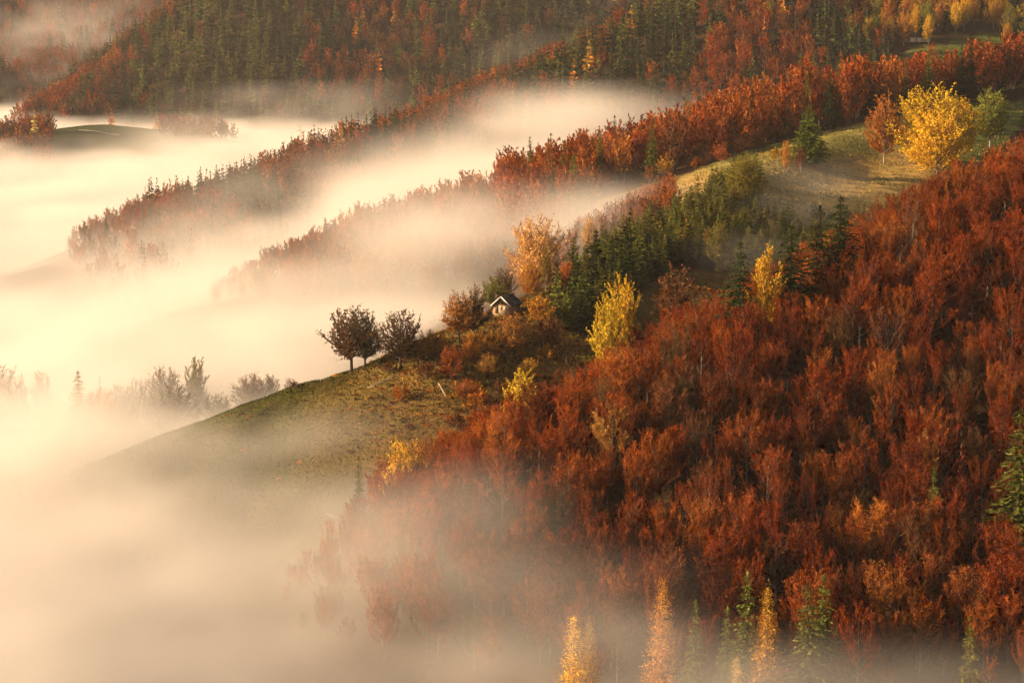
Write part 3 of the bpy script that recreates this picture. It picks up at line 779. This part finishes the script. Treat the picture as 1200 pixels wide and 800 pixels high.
mc = np.where((gx > 1105)[..., None], np.array([.11, .12, .03]) * (1 + .3 * n_b)[..., None], mc)
cov = np.where(mead[..., None], mc, cov)
cov = np.where((Ig == RN.index('meadow'))[..., None], np.array([.05, .06, .016]) * (1 + .4 * n_a)[..., None], cov)
clear = in_poly(gx.ravel(), gy.ravel(), [(1035, 90), (1046, 66), (1090, 54), (1140, 43), (1185, 38), (1180, 60), (1130, 74), (1095, 92)]).reshape(Xg.shape) & (Yg > 1200)
cov = np.where(clear[..., None], np.array([.11, .13, .032]) * (1 + .3 * n_a)[..., None], cov)
rock = in_poly(gx.ravel(), gy.ravel(), [(636, 24), (668, -4), (690, -40), (770, -40), (740, 0), (700, 26)]).reshape(Xg.shape) & (Yg > 1200)
cov = np.where(rock[..., None], np.array([.36, .25, .15]) * (1 + .8 * fbm2(Xg / 5, Yg / 40))[..., None], cov)
cov = np.clip(cov, .006, .8)
ny, nx = Xg.shape
idx = np.arange(nx * ny).reshape(ny, nx)
Q = np.stack([idx[:-1, :-1], idx[:-1, 1:], idx[1:, 1:], idx[1:, :-1]], -1).reshape(-1, 4)
M_GROUND = bpy.data.materials.new('ground_cover'); nt = nodes_of(M_GROUND); N = nt.nodes; Lk = nt.links
at = N.new('ShaderNodeAttribute'); at.attribute_name = 'cover'
geo = N.new('ShaderNodeNewGeometry')
nz = N.new('ShaderNodeTexNoise'); nz.inputs['Scale'].default_value = .8; nz.inputs['Detail'].default_value = 7; nz.inputs['Roughness'].default_value = .7
Lk.new(geo.outputs['Position'], nz.inputs['Vector'])
mr = N.new('ShaderNodeMapRange'); mr.inputs[1].default_value = .3; mr.inputs[2].default_value = .7; mr.inputs[3].default_value = .55; mr.inputs[4].default_value = 1.5
Lk.new(nz.outputs['Fac'], mr.inputs[0])
vm = N.new('ShaderNodeVectorMath'); vm.operation = 'SCALE'; Lk.new(at.outputs['Color'], vm.inputs[0]); Lk.new(mr.outputs[0], vm.inputs['Scale'])
b = N.new('ShaderNodeBsdfDiffuse'); Lk.new(vm.outputs[0], b.inputs[0])
bp = N.new('ShaderNodeBump'); bp.inputs['Strength'].default_value = .7; bp.inputs['Distance'].default_value = .6; Lk.new(nz.outputs['Fac'], bp.inputs['Height']); Lk.new(bp.outputs[0], b.inputs['Normal'])
out = N.new('ShaderNodeOutputMaterial'); Lk.new(b.outputs[0], out.inputs[0])
me = mesh_np('ground', np.stack([Xg, Yg, Zg], -1).reshape(-1, 3), Q, [M_GROUND], smooth=True, attr={'cover': cov.reshape(-1, 3)})
tag(link('ground', me), kind='structure')

def ribbon(name, pts, width, mat, lift=.12):
    P = np.array(pts, float)
    s = np.linspace(0, len(P) - 1, len(P) * 8)
    x = np.interp(s, range(len(P)), P[:, 0]); y = np.interp(s, range(len(P)), P[:, 1])
    for _ in range(4):
        x[1:-1] = (x[:-2] + 2 * x[1:-1] + x[2:]) / 4; y[1:-1] = (y[:-2] + 2 * y[1:-1] + y[2:]) / 4
    tx, ty = np.gradient(x), np.gradient(y); l = np.hypot(tx, ty); nx_, ny_ = -ty / l, tx / l
    rows = []
    for f in np.linspace(-.5, .5, 4):
        a, c = x + nx_ * width * f, y + ny_ * width * f
        rows.append(np.stack([a, c, height(a, c) + lift], -1))
    V = np.stack(rows, 1).reshape(-1, 3); n = len(s)
    Q = [(i * 4 + j, i * 4 + j + 1, (i + 1) * 4 + j + 1, (i + 1) * 4 + j) for i in range(n - 1) for j in range(3)]
    return tag(link(name, mesh_np(name, V, Q, [mat], smooth=True)), kind='structure')
M_TRACK = mat_plain('pale_gravel', (.28, .24, .18), (.45, .40, .32), .6)
M_RUT = mat_plain('worn_earth', (.16, .11, .045), (.24, .16, .065), .5)
ribbon('path', [ground_at(*p, 1200, 2100)[:2] for p in [(92, 153), (104, 154), (118, 156), (140, 159)]], 1.6, M_TRACK, .45)
ribbon('path', [ground_at(*p, 700, 1000)[:2] for p in [(1010, 184), (990, 190), (975, 194), (967, 200), (966, 208), (972, 218)]], 1.8, M_RUT, .12)

# ------------------------------------------------------------------ low growth on the barn slope
cand = []
X, Y = jitter_grid(-130, 30, 505, 600, 2.4, 2.4)
Z, I = height(X, Y, True); px, py, _ = proj(X, Y, Z)
C_, U2, LL, AA = [], [], [], []
rb = np.random.default_rng(21)
for x, y, z, a, c in zip(X, Y, Z, px, py):
    dens = np.clip((a - 360) / 110, .12, 1) * (.8 + .9 * fbm2(np.array([x / 14]), np.array([y / 14]))[0])
    if not (250 < a < 680 and I[0] is not None) or rb.random() > dens: continue
    n = int(rb.integers(22, 52)); r = rb.uniform(.4, 1.1) * (1 + .6 * np.clip((a - 430) / 80, 0, 1))
    d = rb.normal(0, 1, (n, 3)); d[:, 2] = np.abs(d[:, 2]); d /= np.linalg.norm(d, axis=1, keepdims=True)
    C_.append(np.array([x, y, z]) + d * r * np.array([1, 1, .6]) * rb.uniform(.3, 1, (n, 1))); U2.append(d + rb.normal(0, .4, (n, 3)))
    tone = np.array(T[['brown', 'copper', 'gold', 'moss', 'umber', 'orange'][int(rb.choice(6, p=[.3, .2, .1, .14, .2, .06]))]]) * rb.uniform(.7, 1.15)
    AA.append(np.tile(tone, (n * 4, 1)))
C_ = np.concatenate(C_); U2 = np.concatenate(U2)
V, Q = sprays(C_, U2, rb.uniform(.3, .6, len(C_)), rb.uniform(.15, .3, len(C_)), rb)
tag(link('undergrowth', mesh_np('undergrowth', V, Q, [M_LEAF_S], attr={'tint': np.concatenate(AA)})), kind='stuff')

# grass blades and tufts on the spur and the meadow
def tufts(name, x0, x1, y0, y1, s, size, colour, test):
    X, Y = jitter_grid(x0, x1, y0, y1, s, s)
    Z, I = height(X, Y, True); px, py, _ = proj(X, Y, Z)
    m = test(px, py, I, X, Y)
    X, Y, Z, px = X[m], Y[m], Z[m], px[m]
    rt = np.random.default_rng(5); n = len(X)
    C = np.stack([X, Y, Z + size * .3], 1); U = rt.normal(0, .5, (n, 3)); U[:, 2] = 1
    V, Q = sprays(C, U, rt.uniform(.6, 1.4, n) * size, rt.uniform(.5, .9, n) * size, rt)
    c = colour(X, Y, px)
    tag(link(name, mesh_np(name, V, Q, [M_LEAF_S], attr={'tint': np.repeat(c, 4, 0)})), kind='stuff')
tufts('grass', -170, 25, 500, 620, .62, .5, lambda X, Y, px: np.clip(np.array([.058, .060, .014]) * (1 + .7 * fbm2(X / 8, Y / 8))[:, None] + np.clip((px - 420) / 160, 0, 1)[:, None] * np.array([.035, .0, 0]), .01, 1),
      lambda px, py, I, X, Y: (I == iS) & (px > 20) & (px < 690))
MEADOW = [(690, 262), (700, 236), (800, 206), (870, 178), (960, 155), (1050, 138), (1200, 118), (1200, 142), (1100, 260), (1040, 340), (930, 350), (850, 330), (840, 262), (800, 236)]
tufts('pasture_grass', 20, 220, 720, 1010, .95, .6, lambda X, Y, px: np.clip(np.array([.24, .175, .055]) * (1 + .5 * fbm2(X / 12, Y / 12))[:, None] - np.clip(fbm2(X / 25 + 4, Y / 25), 0, 1)[:, None] * np.array([.12, .03, .02]), .012, 1),
      lambda px, py, I, X, Y: in_poly(px, py, MEADOW) & (noise2(X / 4, Y / 4) > .42))

# bushes that one can count
SH = [(470, 540, 3.2, 'orange', 'orange bush on the grass below the thin brown crest tree'), (500, 546, 3.6, 'brown', 'brown bush between the two pale fallen logs'),
      (528, 545, 4.2, 'copper', 'copper bush by the short pale log'), (560, 534, 4.4, 'orange', 'widest orange bush low on the barn slope'),
      (535, 528, 3.4, 'brown', 'brown bush low on the misty edge of the barn slope'), (590, 540, 3.6, 'brown', 'dark brown bush beside the rail of the broken fence'),
      (515, 556, 4.0, 'gold', 'yellow bush under the copper fruit tree'), (575, 556, 4.4, 'gold', 'amber bush just under the barn'), (640, 556, 3.8, 'gold', 'amber bush right of the lone slope fruit tree'),
      (672, 552, 4.6, 'umber', 'grey brown bush where spruces meet red beeches'), (690, 556, 4.0, 'moss', 'green yellow bush where spruces meet red beeches'),
      (455, 552, 2.2, 'brown', 'small brown bush beside the long pale log'), (345, 560, 1.6, 'brown', 'tiny bush on the bare grassy crest'), (770, 580, 5, 'copper', 'tan bush above the red crest by the plantation'),
      (815, 610, 5, 'gold', 'amber bush in the hollow by the plantation'), (838, 610, 4.6, 'copper', 'rusty bush in the hollow by the plantation'), (910, 850, 4.0, 'gold', 'gold bush at the left foot of the meadow spruce'),
      (840, 800, 3.0, 'copper', 'small red bush on the strip before the beeches')]
shr = None
for i, (px, d, h, tone, lb) in enumerate(SH):
    P = PROTO['shrub'][i % 5]; p = on_ground(px, d)
    root = empty('bush', (p[0], p[1], p[2] - .1), rz=i * 1.3, scale=(h / 3 * 1.1, h / 3 * 1.1, h / 3))
    link('stem', P['trunk'], root); cr = link('crown', P['leaves'], root)
    cr['tint'] = [float(v) for v in np.array(T[tone]) * .85]
    tag(root, lb, 'bush', 'bushes on the open slopes')

# ------------------------------------------------------------------ barn
M_WOOD = mat_plain('weathered_boards', (.20, .135, .08), (.36, .26, .165), 2.2, stretch=(6, 6, .6), bump=.3)
M_GABLE = mat_plain('dark_gable_boards', (.11, .07, .04), (.22, .145, .085), 2.2, stretch=(6, 6, .6), bump=.3)
M_ROOF = mat_plain('dark_roof_tiles', (.030, .026, .024), (.075, .06, .05), 5, stretch=(1, 1, 1), bump=.4)
M_WHITE = mat_plain('white_painted_board', (.60, .56, .5), (.78, .74, .68), 3)
M_PLASTER = mat_plain('pale_plaster', (.42, .36, .28), (.58, .5, .4), 2)
M_DARK = mat_plain('dark_opening', (.02, .016, .012), (.04, .03, .025), 2)
bx, by, bz = on_ground(594, 578)
bz += .35
barn = empty('barn', (bx, by, bz), rz=R(-24))      # gable looks towards the camera and a little left
W, Ln, Hh, Rh = 4.2, 5.6, 1.75, 1.8               # width, length, eaves, rise
def bm_quads(name, V, Q, mat, parent, T_=None):
    return link(name, mesh_np(name, V, Q, [mat], tris=T_), parent)
# walls: pale lower wall on four sides
w = MB(); t_ = .2
w.box((0, -Ln / 2 + t_ / 2, Hh / 2 - .6), (W, t_, Hh + 1.2)); w.box((0, Ln / 2 - t_ / 2, Hh / 2 - .6), (W, t_, Hh + 1.2))
w.box((-W / 2 + t_ / 2, 0, Hh / 2 - .6), (t_, Ln - 2 * t_ - .01, Hh + 1.2)); w.box((W / 2 - t_ / 2, 0, Hh / 2 - .6), (t_, Ln - 2 * t_ - .01, Hh + 1.2))
link('wall', w.mesh('barn_wall', M_WOOD), barn)
for yy in (-Ln / 2 + .02, Ln / 2 - .12):
    V = [(-W / 2, yy, Hh), (W / 2, yy, Hh), (0, yy, Hh + Rh), (-W / 2, yy + .1, Hh), (W / 2, yy + .1, Hh), (0, yy + .1, Hh + Rh)]
    bm_quads('gable', V, [(0, 3, 5, 2), (1, 2, 5, 4), (0, 1, 4, 3)], M_GABLE, barn, T_=[(0, 2, 1), (3, 4, 5)])
roof = None
sl = math.atan2(Rh, W / 2); ov = .45
def roof_slab(sg):
    L = (W / 2) / math.cos(sl) + ov
    m = MB(); n = 9
    for k in range(n):       # courses of tiles, each lapping the one below
        a0, a1 = L * k / n, L * (k + 1) / n + .05
        mid = (a0 + a1) / 2
        m.box((sg * mid * math.cos(sl), 0, Hh + Rh + .10 - mid * math.sin(sl) + .012 * (n - k) * 0 + .02 * (k % 2)), (a1 - a0, Ln + .9, .07), tilt=sg * (sl + .035))
    return m
for sg in (-1, 1):
    link('roof', roof_slab(sg).mesh('barn_roof', M_ROOF), barn)
    L = (W / 2) / math.cos(sl) + ov
    m = MB().box((sg * L / 2 * math.cos(sl), -Ln / 2 - .49, Hh + Rh + .10 - L / 2 * math.sin(sl)), (L, .06, .24), tilt=sg * sl)
    link('bargeboard', m.mesh('bargeboard', M_WHITE), barn)
link('ridge_cap', MB().box((0, 0, Hh + Rh + .2), (.3, Ln + .92, .1)).mesh('ridge_cap', M_ROOF), barn)
for xx in (-.25, .75):
    fr = link('shutter', MB().box((xx, -Ln / 2 - .03, 1.1), (.5, .06, .8)).mesh('shutter', M_PLASTER), barn)
    link('crossbar', MB().box((xx, -Ln / 2 - .075, 1.1), (.48, .03, .09)).mesh('crossbar', M_WOOD), fr)
link('door', MB().box((-1.3, -Ln / 2 - .03, .75), (.8, .06, 1.7)).mesh('barn_door', M_GABLE), barn)
link('hatch', MB().box((0, -Ln / 2 - .02, Hh + .55), (.7, .06, .7)).mesh('barn_hatch', M_DARK), barn)
tag(barn, 'small wooden barn with dark tiled roof and white edge boards on the spur', 'barn')

# ------------------------------------------------------------------ pale logs, fence, log pile
M_PILE = mat_plain('fresh_cut_wood', (.45, .37, .27), (.66, .58, .46), 1)
M_LOG = mat_plain('bleached_wood', (.20, .155, .105), (.38, .31, .23), 3, stretch=(1, 1, 1))
def log(px0, d0, px1, d1, r, lb, lift=.25):
    a, c = on_ground(px0, d0), on_ground(px1, d1)
    a[2] += lift; c[2] += lift
    m = MB(); t = np.linspace(0, 1, 5)[:, None]
    P = a * (1 - t) + c * t; P[:, 2] += np.array([0, .08, .02, .1, 0])
    m.tube(P, np.linspace(r, r * .65, 5), 6)
    # stubs of cut branches
    for f in (.3, .55, .8):
        q = a * (1 - f) + c * f; m.tube(np.array([q, q + np.array([.1, -.1, .55])]), [r * .35, r * .2], 4)
    tag(link('fallen_log', m.mesh('fallen_log', M_LOG)), lb, 'log', 'pale logs lying on the slopes')
log(431, 547, 465, 549, .15, 'long pale log lying below the thin brown crest tree', .45)
log(514, 543, 523, 538, .19, 'short thick pale log among bushes on the slope', .6)
log(382, 505, 398, 500, .12, 'thin pale pole lying on misty ground left of the yellow tree', .3)
fp = on_ground(582, 541)
fr = empty('broken_fence', fp)
link('post', MB().box((0, 0, .55), (.22, .22, 1.7)).mesh('fence_post', M_LOG), fr)
link('post', MB().box((2.6, .3, .25), (.2, .2, 1.3)).mesh('fence_post', M_LOG), fr)
link('rail', MB().box((1.3, .02, .95), (2.9, .1, .16), rot=.11, tilt=.1).mesh('fence_rail', M_LOG), fr)
tag(fr, 'short broken fence with one pale post and rail on the slope', 'fence')

gp = ground_at(1078, 51, 1200, 1700)
lp = empty('log_pile', (gp[0], gp[1], gp[2]), rz=R(18))
for lvl in range(3):
    for k in range(5 - lvl):
        x = (k - (4 - lvl) / 2) * .95
        for e in (-4.4, 0, 4.4):
            m = MB().tube(np.array([(e - 2.0, x, .5 + lvl * .82), (e, x, .5 + lvl * .82), (e + 2.0, x, .5 + lvl * .82)]), [.46, .46, .46], 6)
            link('log', m.mesh('pile_log', M_PILE), lp)
tag(lp, 'pile of pale cut logs on the upper green clearing', 'log pile')

# ------------------------------------------------------------------ fog
def blob(X, Y, Z, px, py, d, rx, ry, rz, az, dens):
    """A drifting bank of mist: soft ellipsoid turned by az about the vertical."""
    c = pt(px, py, d)
    dx, dy, dz = X - c[0], Y - c[1], Z - c[2]
    ca, sa = math.cos(az), math.sin(az)
    u, v = dx * ca + dy * sa, -dx * sa + dy * ca
    q = (u / rx) ** 2 + (v / ry) ** 2 + (dz / rz) ** 2
    return dens * np.exp(-q * 1.2)

BLOBS = [  # frame x, frame y, distance, half sizes (m), turn, density
    (450, 262, 1050, 70, 80, 15, .5, .020), (545, 222, 1090, 60, 80, 15, .5, .020), (625, 178, 1160, 50, 70, 14, .5, .014),
    (680, 138, 1215, 45, 60, 13, .5, .013), (400, 290, 1020, 90, 60, 14, .3, .008), (560, 265, 840, 40, 40, 10, .3, .004),
    (640, 262, 800, 45, 40, 9, .3, .010), (720, 262, 800, 40, 40, 9, .3, .008), (400, 318, 800, 60, 30, 10, .2, .010), (500, 285, 830, 40, 30, 10, .2, .012), (270, 345, 800, 40, 30, 9, .2, .010),
    (70, 462, 600, 50, 20, 6, 0, .004), (905, 245, 740, 22, 26, 6, .4, .006), (950, 215, 800, 24, 22, 4, .2, .006), (860, 300, 640, 16, 20, 6, .3, .004),
    (500, 262, 850, 34, 40, 12, .5, .010), (545, 246, 880, 24, 40, 12, .5, .014), (180, 512, 556, 36, 26, 5, .1, .016), (340, 516, 536, 32, 14, 5, .2, .024), (425, 518, 530, 24, 12, 4, .2, .012),
    (80, 318, 990, 55, 30, 9, .2, .014), (10, 330, 960, 50, 40, 9, .2, .014), (160, 300, 1040, 50, 30, 8, .3, .008), (225, 362, 830, 34, 30, 8, .2, .012),
    (540, 565, 432, 14, 14, 5, .5, .006), (455, 615, 424, 22, 20, 7, .3, .016), (385, 668, 425, 22, 14, 6, .2, .022), (600, 690, 395, 26, 16, 5, .0, .008),
    (790, 790, 372, 30, 14, 4, .0, .006), (1130, 800, 352, 40, 14, 4, 0, .012), (660, 772, 355, 18, 12, 5.5, 0, .034), (850, 808, 352, 26, 12, 4, 0, .016), (670, 285, 700, 26, 30, 10, .3, .008), (580, 335, 670, 40, 30, 7, .3, .012), (740, 262, 760, 30, 40, 9, .3, .007), (480, 370, 680, 50, 40, 7, .3, .014),
    (110, 40, 2700, 120, 120, 40, .2, .004), (160, 110, 2500, 120, 160, 25, .2, .003), (300, 165, 1700, 120, 90, 18, .1, .006),
    (620, 60, 1620, 60, 60, 20, .3, .0018), (380, 120, 1850, 100, 80, 20, .2, .0025),
]
def fog_grid(name, x0, x1, y0, y1, z0, z1, dx, dy, dz):
    nx, ny, nz = int((x1 - x0) / dx) + 1, int((y1 - y0) / dy) + 1, int((z1 - z0) / dz) + 1
    gx = x0 + np.arange(nx) * dx; gy = y0 + np.arange(ny) * dy; gz = z0 + np.arange(nz) * dz
    Zv, Yv, Xv = np.meshgrid(gz, gy, gx, indexing='ij')
    X2, Y2 = np.meshgrid(gx, gy)
    H2 = height(X2, Y2)
    prof = np.interp(Y2, [300, 480, 510, 545, 600, 650, 740, 800, 870, 960, 1080, 1400, 1700, 2400], [-94.5, -94, -89, -85.5, -85, -84, -84, -87, -88, -85, -86, -87, -83, -80])
    east = np.clip((X2 + 45) / 60, 0, 1) * np.clip((520 - Y2) / 50, 0, 1)
    west = np.clip((-X2 - 18) / 40, 0, 1) * np.clip((540 - Y2) / 60, 0, 1)
    top = CZ + prof + 4.0 * west - 3.6 * east + 6.5 * fbm2(X2 / 90 + 11, Y2 / 130, 3) + 1.6 * fbm2(X2 / 30 + 1, Y2 / 40, 3)
    soft = np.interp(Y2, [300, 600, 900, 1500], [6.0, 8.0, 12.0, 14.0])[None]
    rag = fbm3(Xv / 24 + 9, Yv / 34 + 2, Zv / 11, 4) * np.interp(Y2, [300, 600, 1200], [5.0, 7.5, 11.0])[None]
    t = np.clip((top[None] + 3 + rag - Zv) / (soft * 1.6), 0, 1)
    n3 = fbm3(Xv / 42, Yv / 60, Zv / 18, 4)
    dens = .034 * (t * t * (3 - 2 * t)) * np.clip(1 + 2.0 * n3, .06, 2.6)
    thin = 1 - .2 * np.exp(-(((X2 + 82) / 45) ** 2 + ((Y2 - 545) / 45) ** 2)) - .35 * east
    dens = dens * thin[None]
    w = 0
    for B in BLOBS: w = w + blob(Xv, Yv, Zv, *B)
    n4 = fbm3(Xv / 30 + 5, Yv / 45, Zv / 14 + 3, 4)
    dens = dens + w * np.clip(.9 + 2.0 * n4, 0, 2.2)
    # fade out at the box faces so that no face of the grid shows
    e = np.minimum.reduce([np.clip((Xv - x0) / (3 * dx), 0, 1), np.clip((x1 - Xv) / (3 * dx), 0, 1), np.clip((z1 - Zv) / (3 * dz), 0, 1)])
    dens = dens * e
    dens = np.maximum(dens - 6e-4, 0)
    dens = np.where(Zv < H2[None] - 6, 0, dens).astype(np.float32)
    me = bpy.data.meshes.new(name); n = nx * ny * nz
    me.vertices.add(n)
    me.vertices.foreach_set('co', np.stack([Xv, Yv, Zv], -1).astype(np.float32).ravel())
    a = me.attributes.new('mist', 'FLOAT', 'POINT'); a.data.foreach_set('value', dens.ravel())
    o = link(name, me)
    ng = bpy.data.node_groups.new(name + '_volume', 'GeometryNodeTree')
    ng.interface.new_socket('Geometry', in_out='INPUT', socket_type='NodeSocketGeometry')
    ng.interface.new_socket('Geometry', in_out='OUTPUT', socket_type='NodeSocketGeometry')
    Nn, Ll = ng.nodes, ng.links
    gi, go = Nn.new('NodeGroupInput'), Nn.new('NodeGroupOutput')
    pos = Nn.new('GeometryNodeInputPosition'); sp = Nn.new('ShaderNodeSeparateXYZ'); Ll.new(pos.outputs[0], sp.inputs[0])
    def mth(op, a, b, c=None):
        m = Nn.new('ShaderNodeMath'); m.operation = op
        for i, v in enumerate((a, b)):
            if v is None: continue
            if isinstance(v, (int, float)): m.inputs[i].default_value = v
            else: Ll.new(v, m.inputs[i])
        return m.outputs[0]
    ix = mth('ROUND', mth('DIVIDE', mth('SUBTRACT', sp.outputs[0], x0), dx), None)
    iy = mth('ROUND', mth('DIVIDE', mth('SUBTRACT', sp.outputs[1], y0), dy), None)
    iz = mth('ROUND', mth('DIVIDE', mth('SUBTRACT', sp.outputs[2], z0), dz), None)
    ii = mth('ADD', ix, mth('MULTIPLY', nx, mth('ADD', iy, mth('MULTIPLY', ny, iz))))
    na = Nn.new('GeometryNodeInputNamedAttribute'); na.data_type = 'FLOAT'; na.inputs[0].default_value = 'mist'
    si = Nn.new('GeometryNodeSampleIndex'); si.data_type = 'FLOAT'; si.domain = 'POINT'; si.clamp = True
    Ll.new(gi.outputs[0], si.inputs['Geometry']); Ll.new(na.outputs['Attribute'], si.inputs['Value']); Ll.new(ii, si.inputs['Index'])
    vc = Nn.new('GeometryNodeVolumeCube')
    vc.inputs['Min'].default_value = (x0, y0, z0); vc.inputs['Max'].default_value = (gx[-1], gy[-1], gz[-1])
    vc.inputs['Resolution X'].default_value = nx; vc.inputs['Resolution Y'].default_value = ny; vc.inputs['Resolution Z'].default_value = nz
    Ll.new(si.outputs[0], vc.inputs['Density'])
    sm = Nn.new('GeometryNodeSetMaterial'); sm.inputs['Material'].default_value = M_FOG
    Ll.new(vc.outputs[0], sm.inputs['Geometry']); Ll.new(sm.outputs[0], go.inputs[0])
    md = o.modifiers.new('mist', 'NODES'); md.node_group = ng
    me.materials.append(M_FOG)
    return tag(o, 'pale warm morning fog filling the valley', 'fog', None, 'stuff')
M_FOG = bpy.data.materials.new('fog_volume'); nt = nodes_of(M_FOG)
pv = nt.nodes.new('ShaderNodeVolumePrincipled'); pv.inputs['Color'].default_value = (.978, .936, .882, 1); pv.inputs['Density'].default_value = 1.0; pv.inputs['Anisotropy'].default_value = .15
nt.links.new(pv.outputs[0], nt.nodes.new('ShaderNodeOutputMaterial').inputs['Volume'])
fog_grid('fog', -260, 260, 190, 758, CZ - 112, CZ - 38, 4, 5, 2.5)
fog_grid('fog', -720, 720, 758, 3250, CZ - 112, CZ + 70, 10, 10, 5)

# ------------------------------------------------------------------ thin air between here and the far hills
M_HAZE = bpy.data.materials.new('haze_volume'); nt = nodes_of(M_HAZE)
pv = nt.nodes.new('ShaderNodeVolumePrincipled'); pv.inputs['Color'].default_value = (.97, .95, .93, 1); pv.inputs['Density'].default_value = .00003; pv.inputs['Anisotropy'].default_value = .15
nt.links.new(pv.outputs[0], nt.nodes.new('ShaderNodeOutputMaterial').inputs['Volume'])
zlo = float(Zg.min()) - 1.0
zhi = max(float(Zg.max()) + 32, CZ + 12)
hz = MB().box((0, 4300, (zlo + zhi) / 2), (2 * 27000, 9400 + 400, zhi - zlo))
tag(link('haze', hz.mesh('haze', M_HAZE)), kind='stuff')

# ------------------------------------------------------------------ light, sky, camera
SUN_EL, SUN_AZ = R(18), R(-96)      # azimuth from +Y towards +X: the sun stands to the left
sd = Vector((math.sin(SUN_AZ) * math.cos(SUN_EL), math.cos(SUN_AZ) * math.cos(SUN_EL), math.sin(SUN_EL)))
sun = bpy.data.lights.new('sun', 'SUN'); sun.energy = 5.0; sun.angle = R(.5); sun.color = (1, .705, .425)
so = bpy.data.objects.new('sun', sun); COL.objects.link(so)
so.rotation_euler = sd.to_track_quat('Z', 'Y').to_euler()
so.location = sd * 500 + Vector((0, 600, 150))
wd = bpy.data.worlds.new('World'); SC.world = wd; wd.use_nodes = True
nt = wd.node_tree; bg = nt.nodes['Background']
sky = nt.nodes.new('ShaderNodeTexSky'); sky.sky_type = 'NISHITA'; sky.sun_disc = False
sky.sun_elevation = SUN_EL; sky.sun_rotation = SUN_AZ % (2 * math.pi); sky.dust_density = 6; sky.air_density = 1.0; sky.ozone_density = .5
nt.links.new(sky.outputs[0], bg.inputs['Color']); bg.inputs['Strength'].default_value = .05

cam = bpy.data.cameras.new('camera'); co = bpy.data.objects.new('camera', cam); COL.objects.link(co)
co.location = (0, 0, CZ); co.rotation_euler = (R(90) - PITCH, 0, 0)
cam.sensor_width = 36; cam.lens = 36 * F / 1200; cam.clip_start = 1; cam.clip_end = 20000
SC.camera = co
SC.view_settings.view_transform = 'Standard'; SC.view_settings.look = 'None'; SC.view_settings.gamma = 1
SC.view_settings.exposure = 1.22
SC.render.engine = 'CYCLES'
cy = SC.cycles
cy.max_bounces = 8; cy.diffuse_bounces = 2; cy.glossy_bounces = 1; cy.transmission_bounces = 2; cy.transparent_max_bounces = 8
cy.volume_bounces = 4; cy.volume_step_rate = 2.5; cy.volume_max_steps = 256
cy.use_adaptive_sampling = True; cy.adaptive_threshold = .03; cy.adaptive_min_samples = 16
cy.use_denoising = True; cy.denoiser = 'OPENIMAGEDENOISE'
cy.use_light_tree = False
cy.time_limit = 900
SC.render.use_persistent_data = False
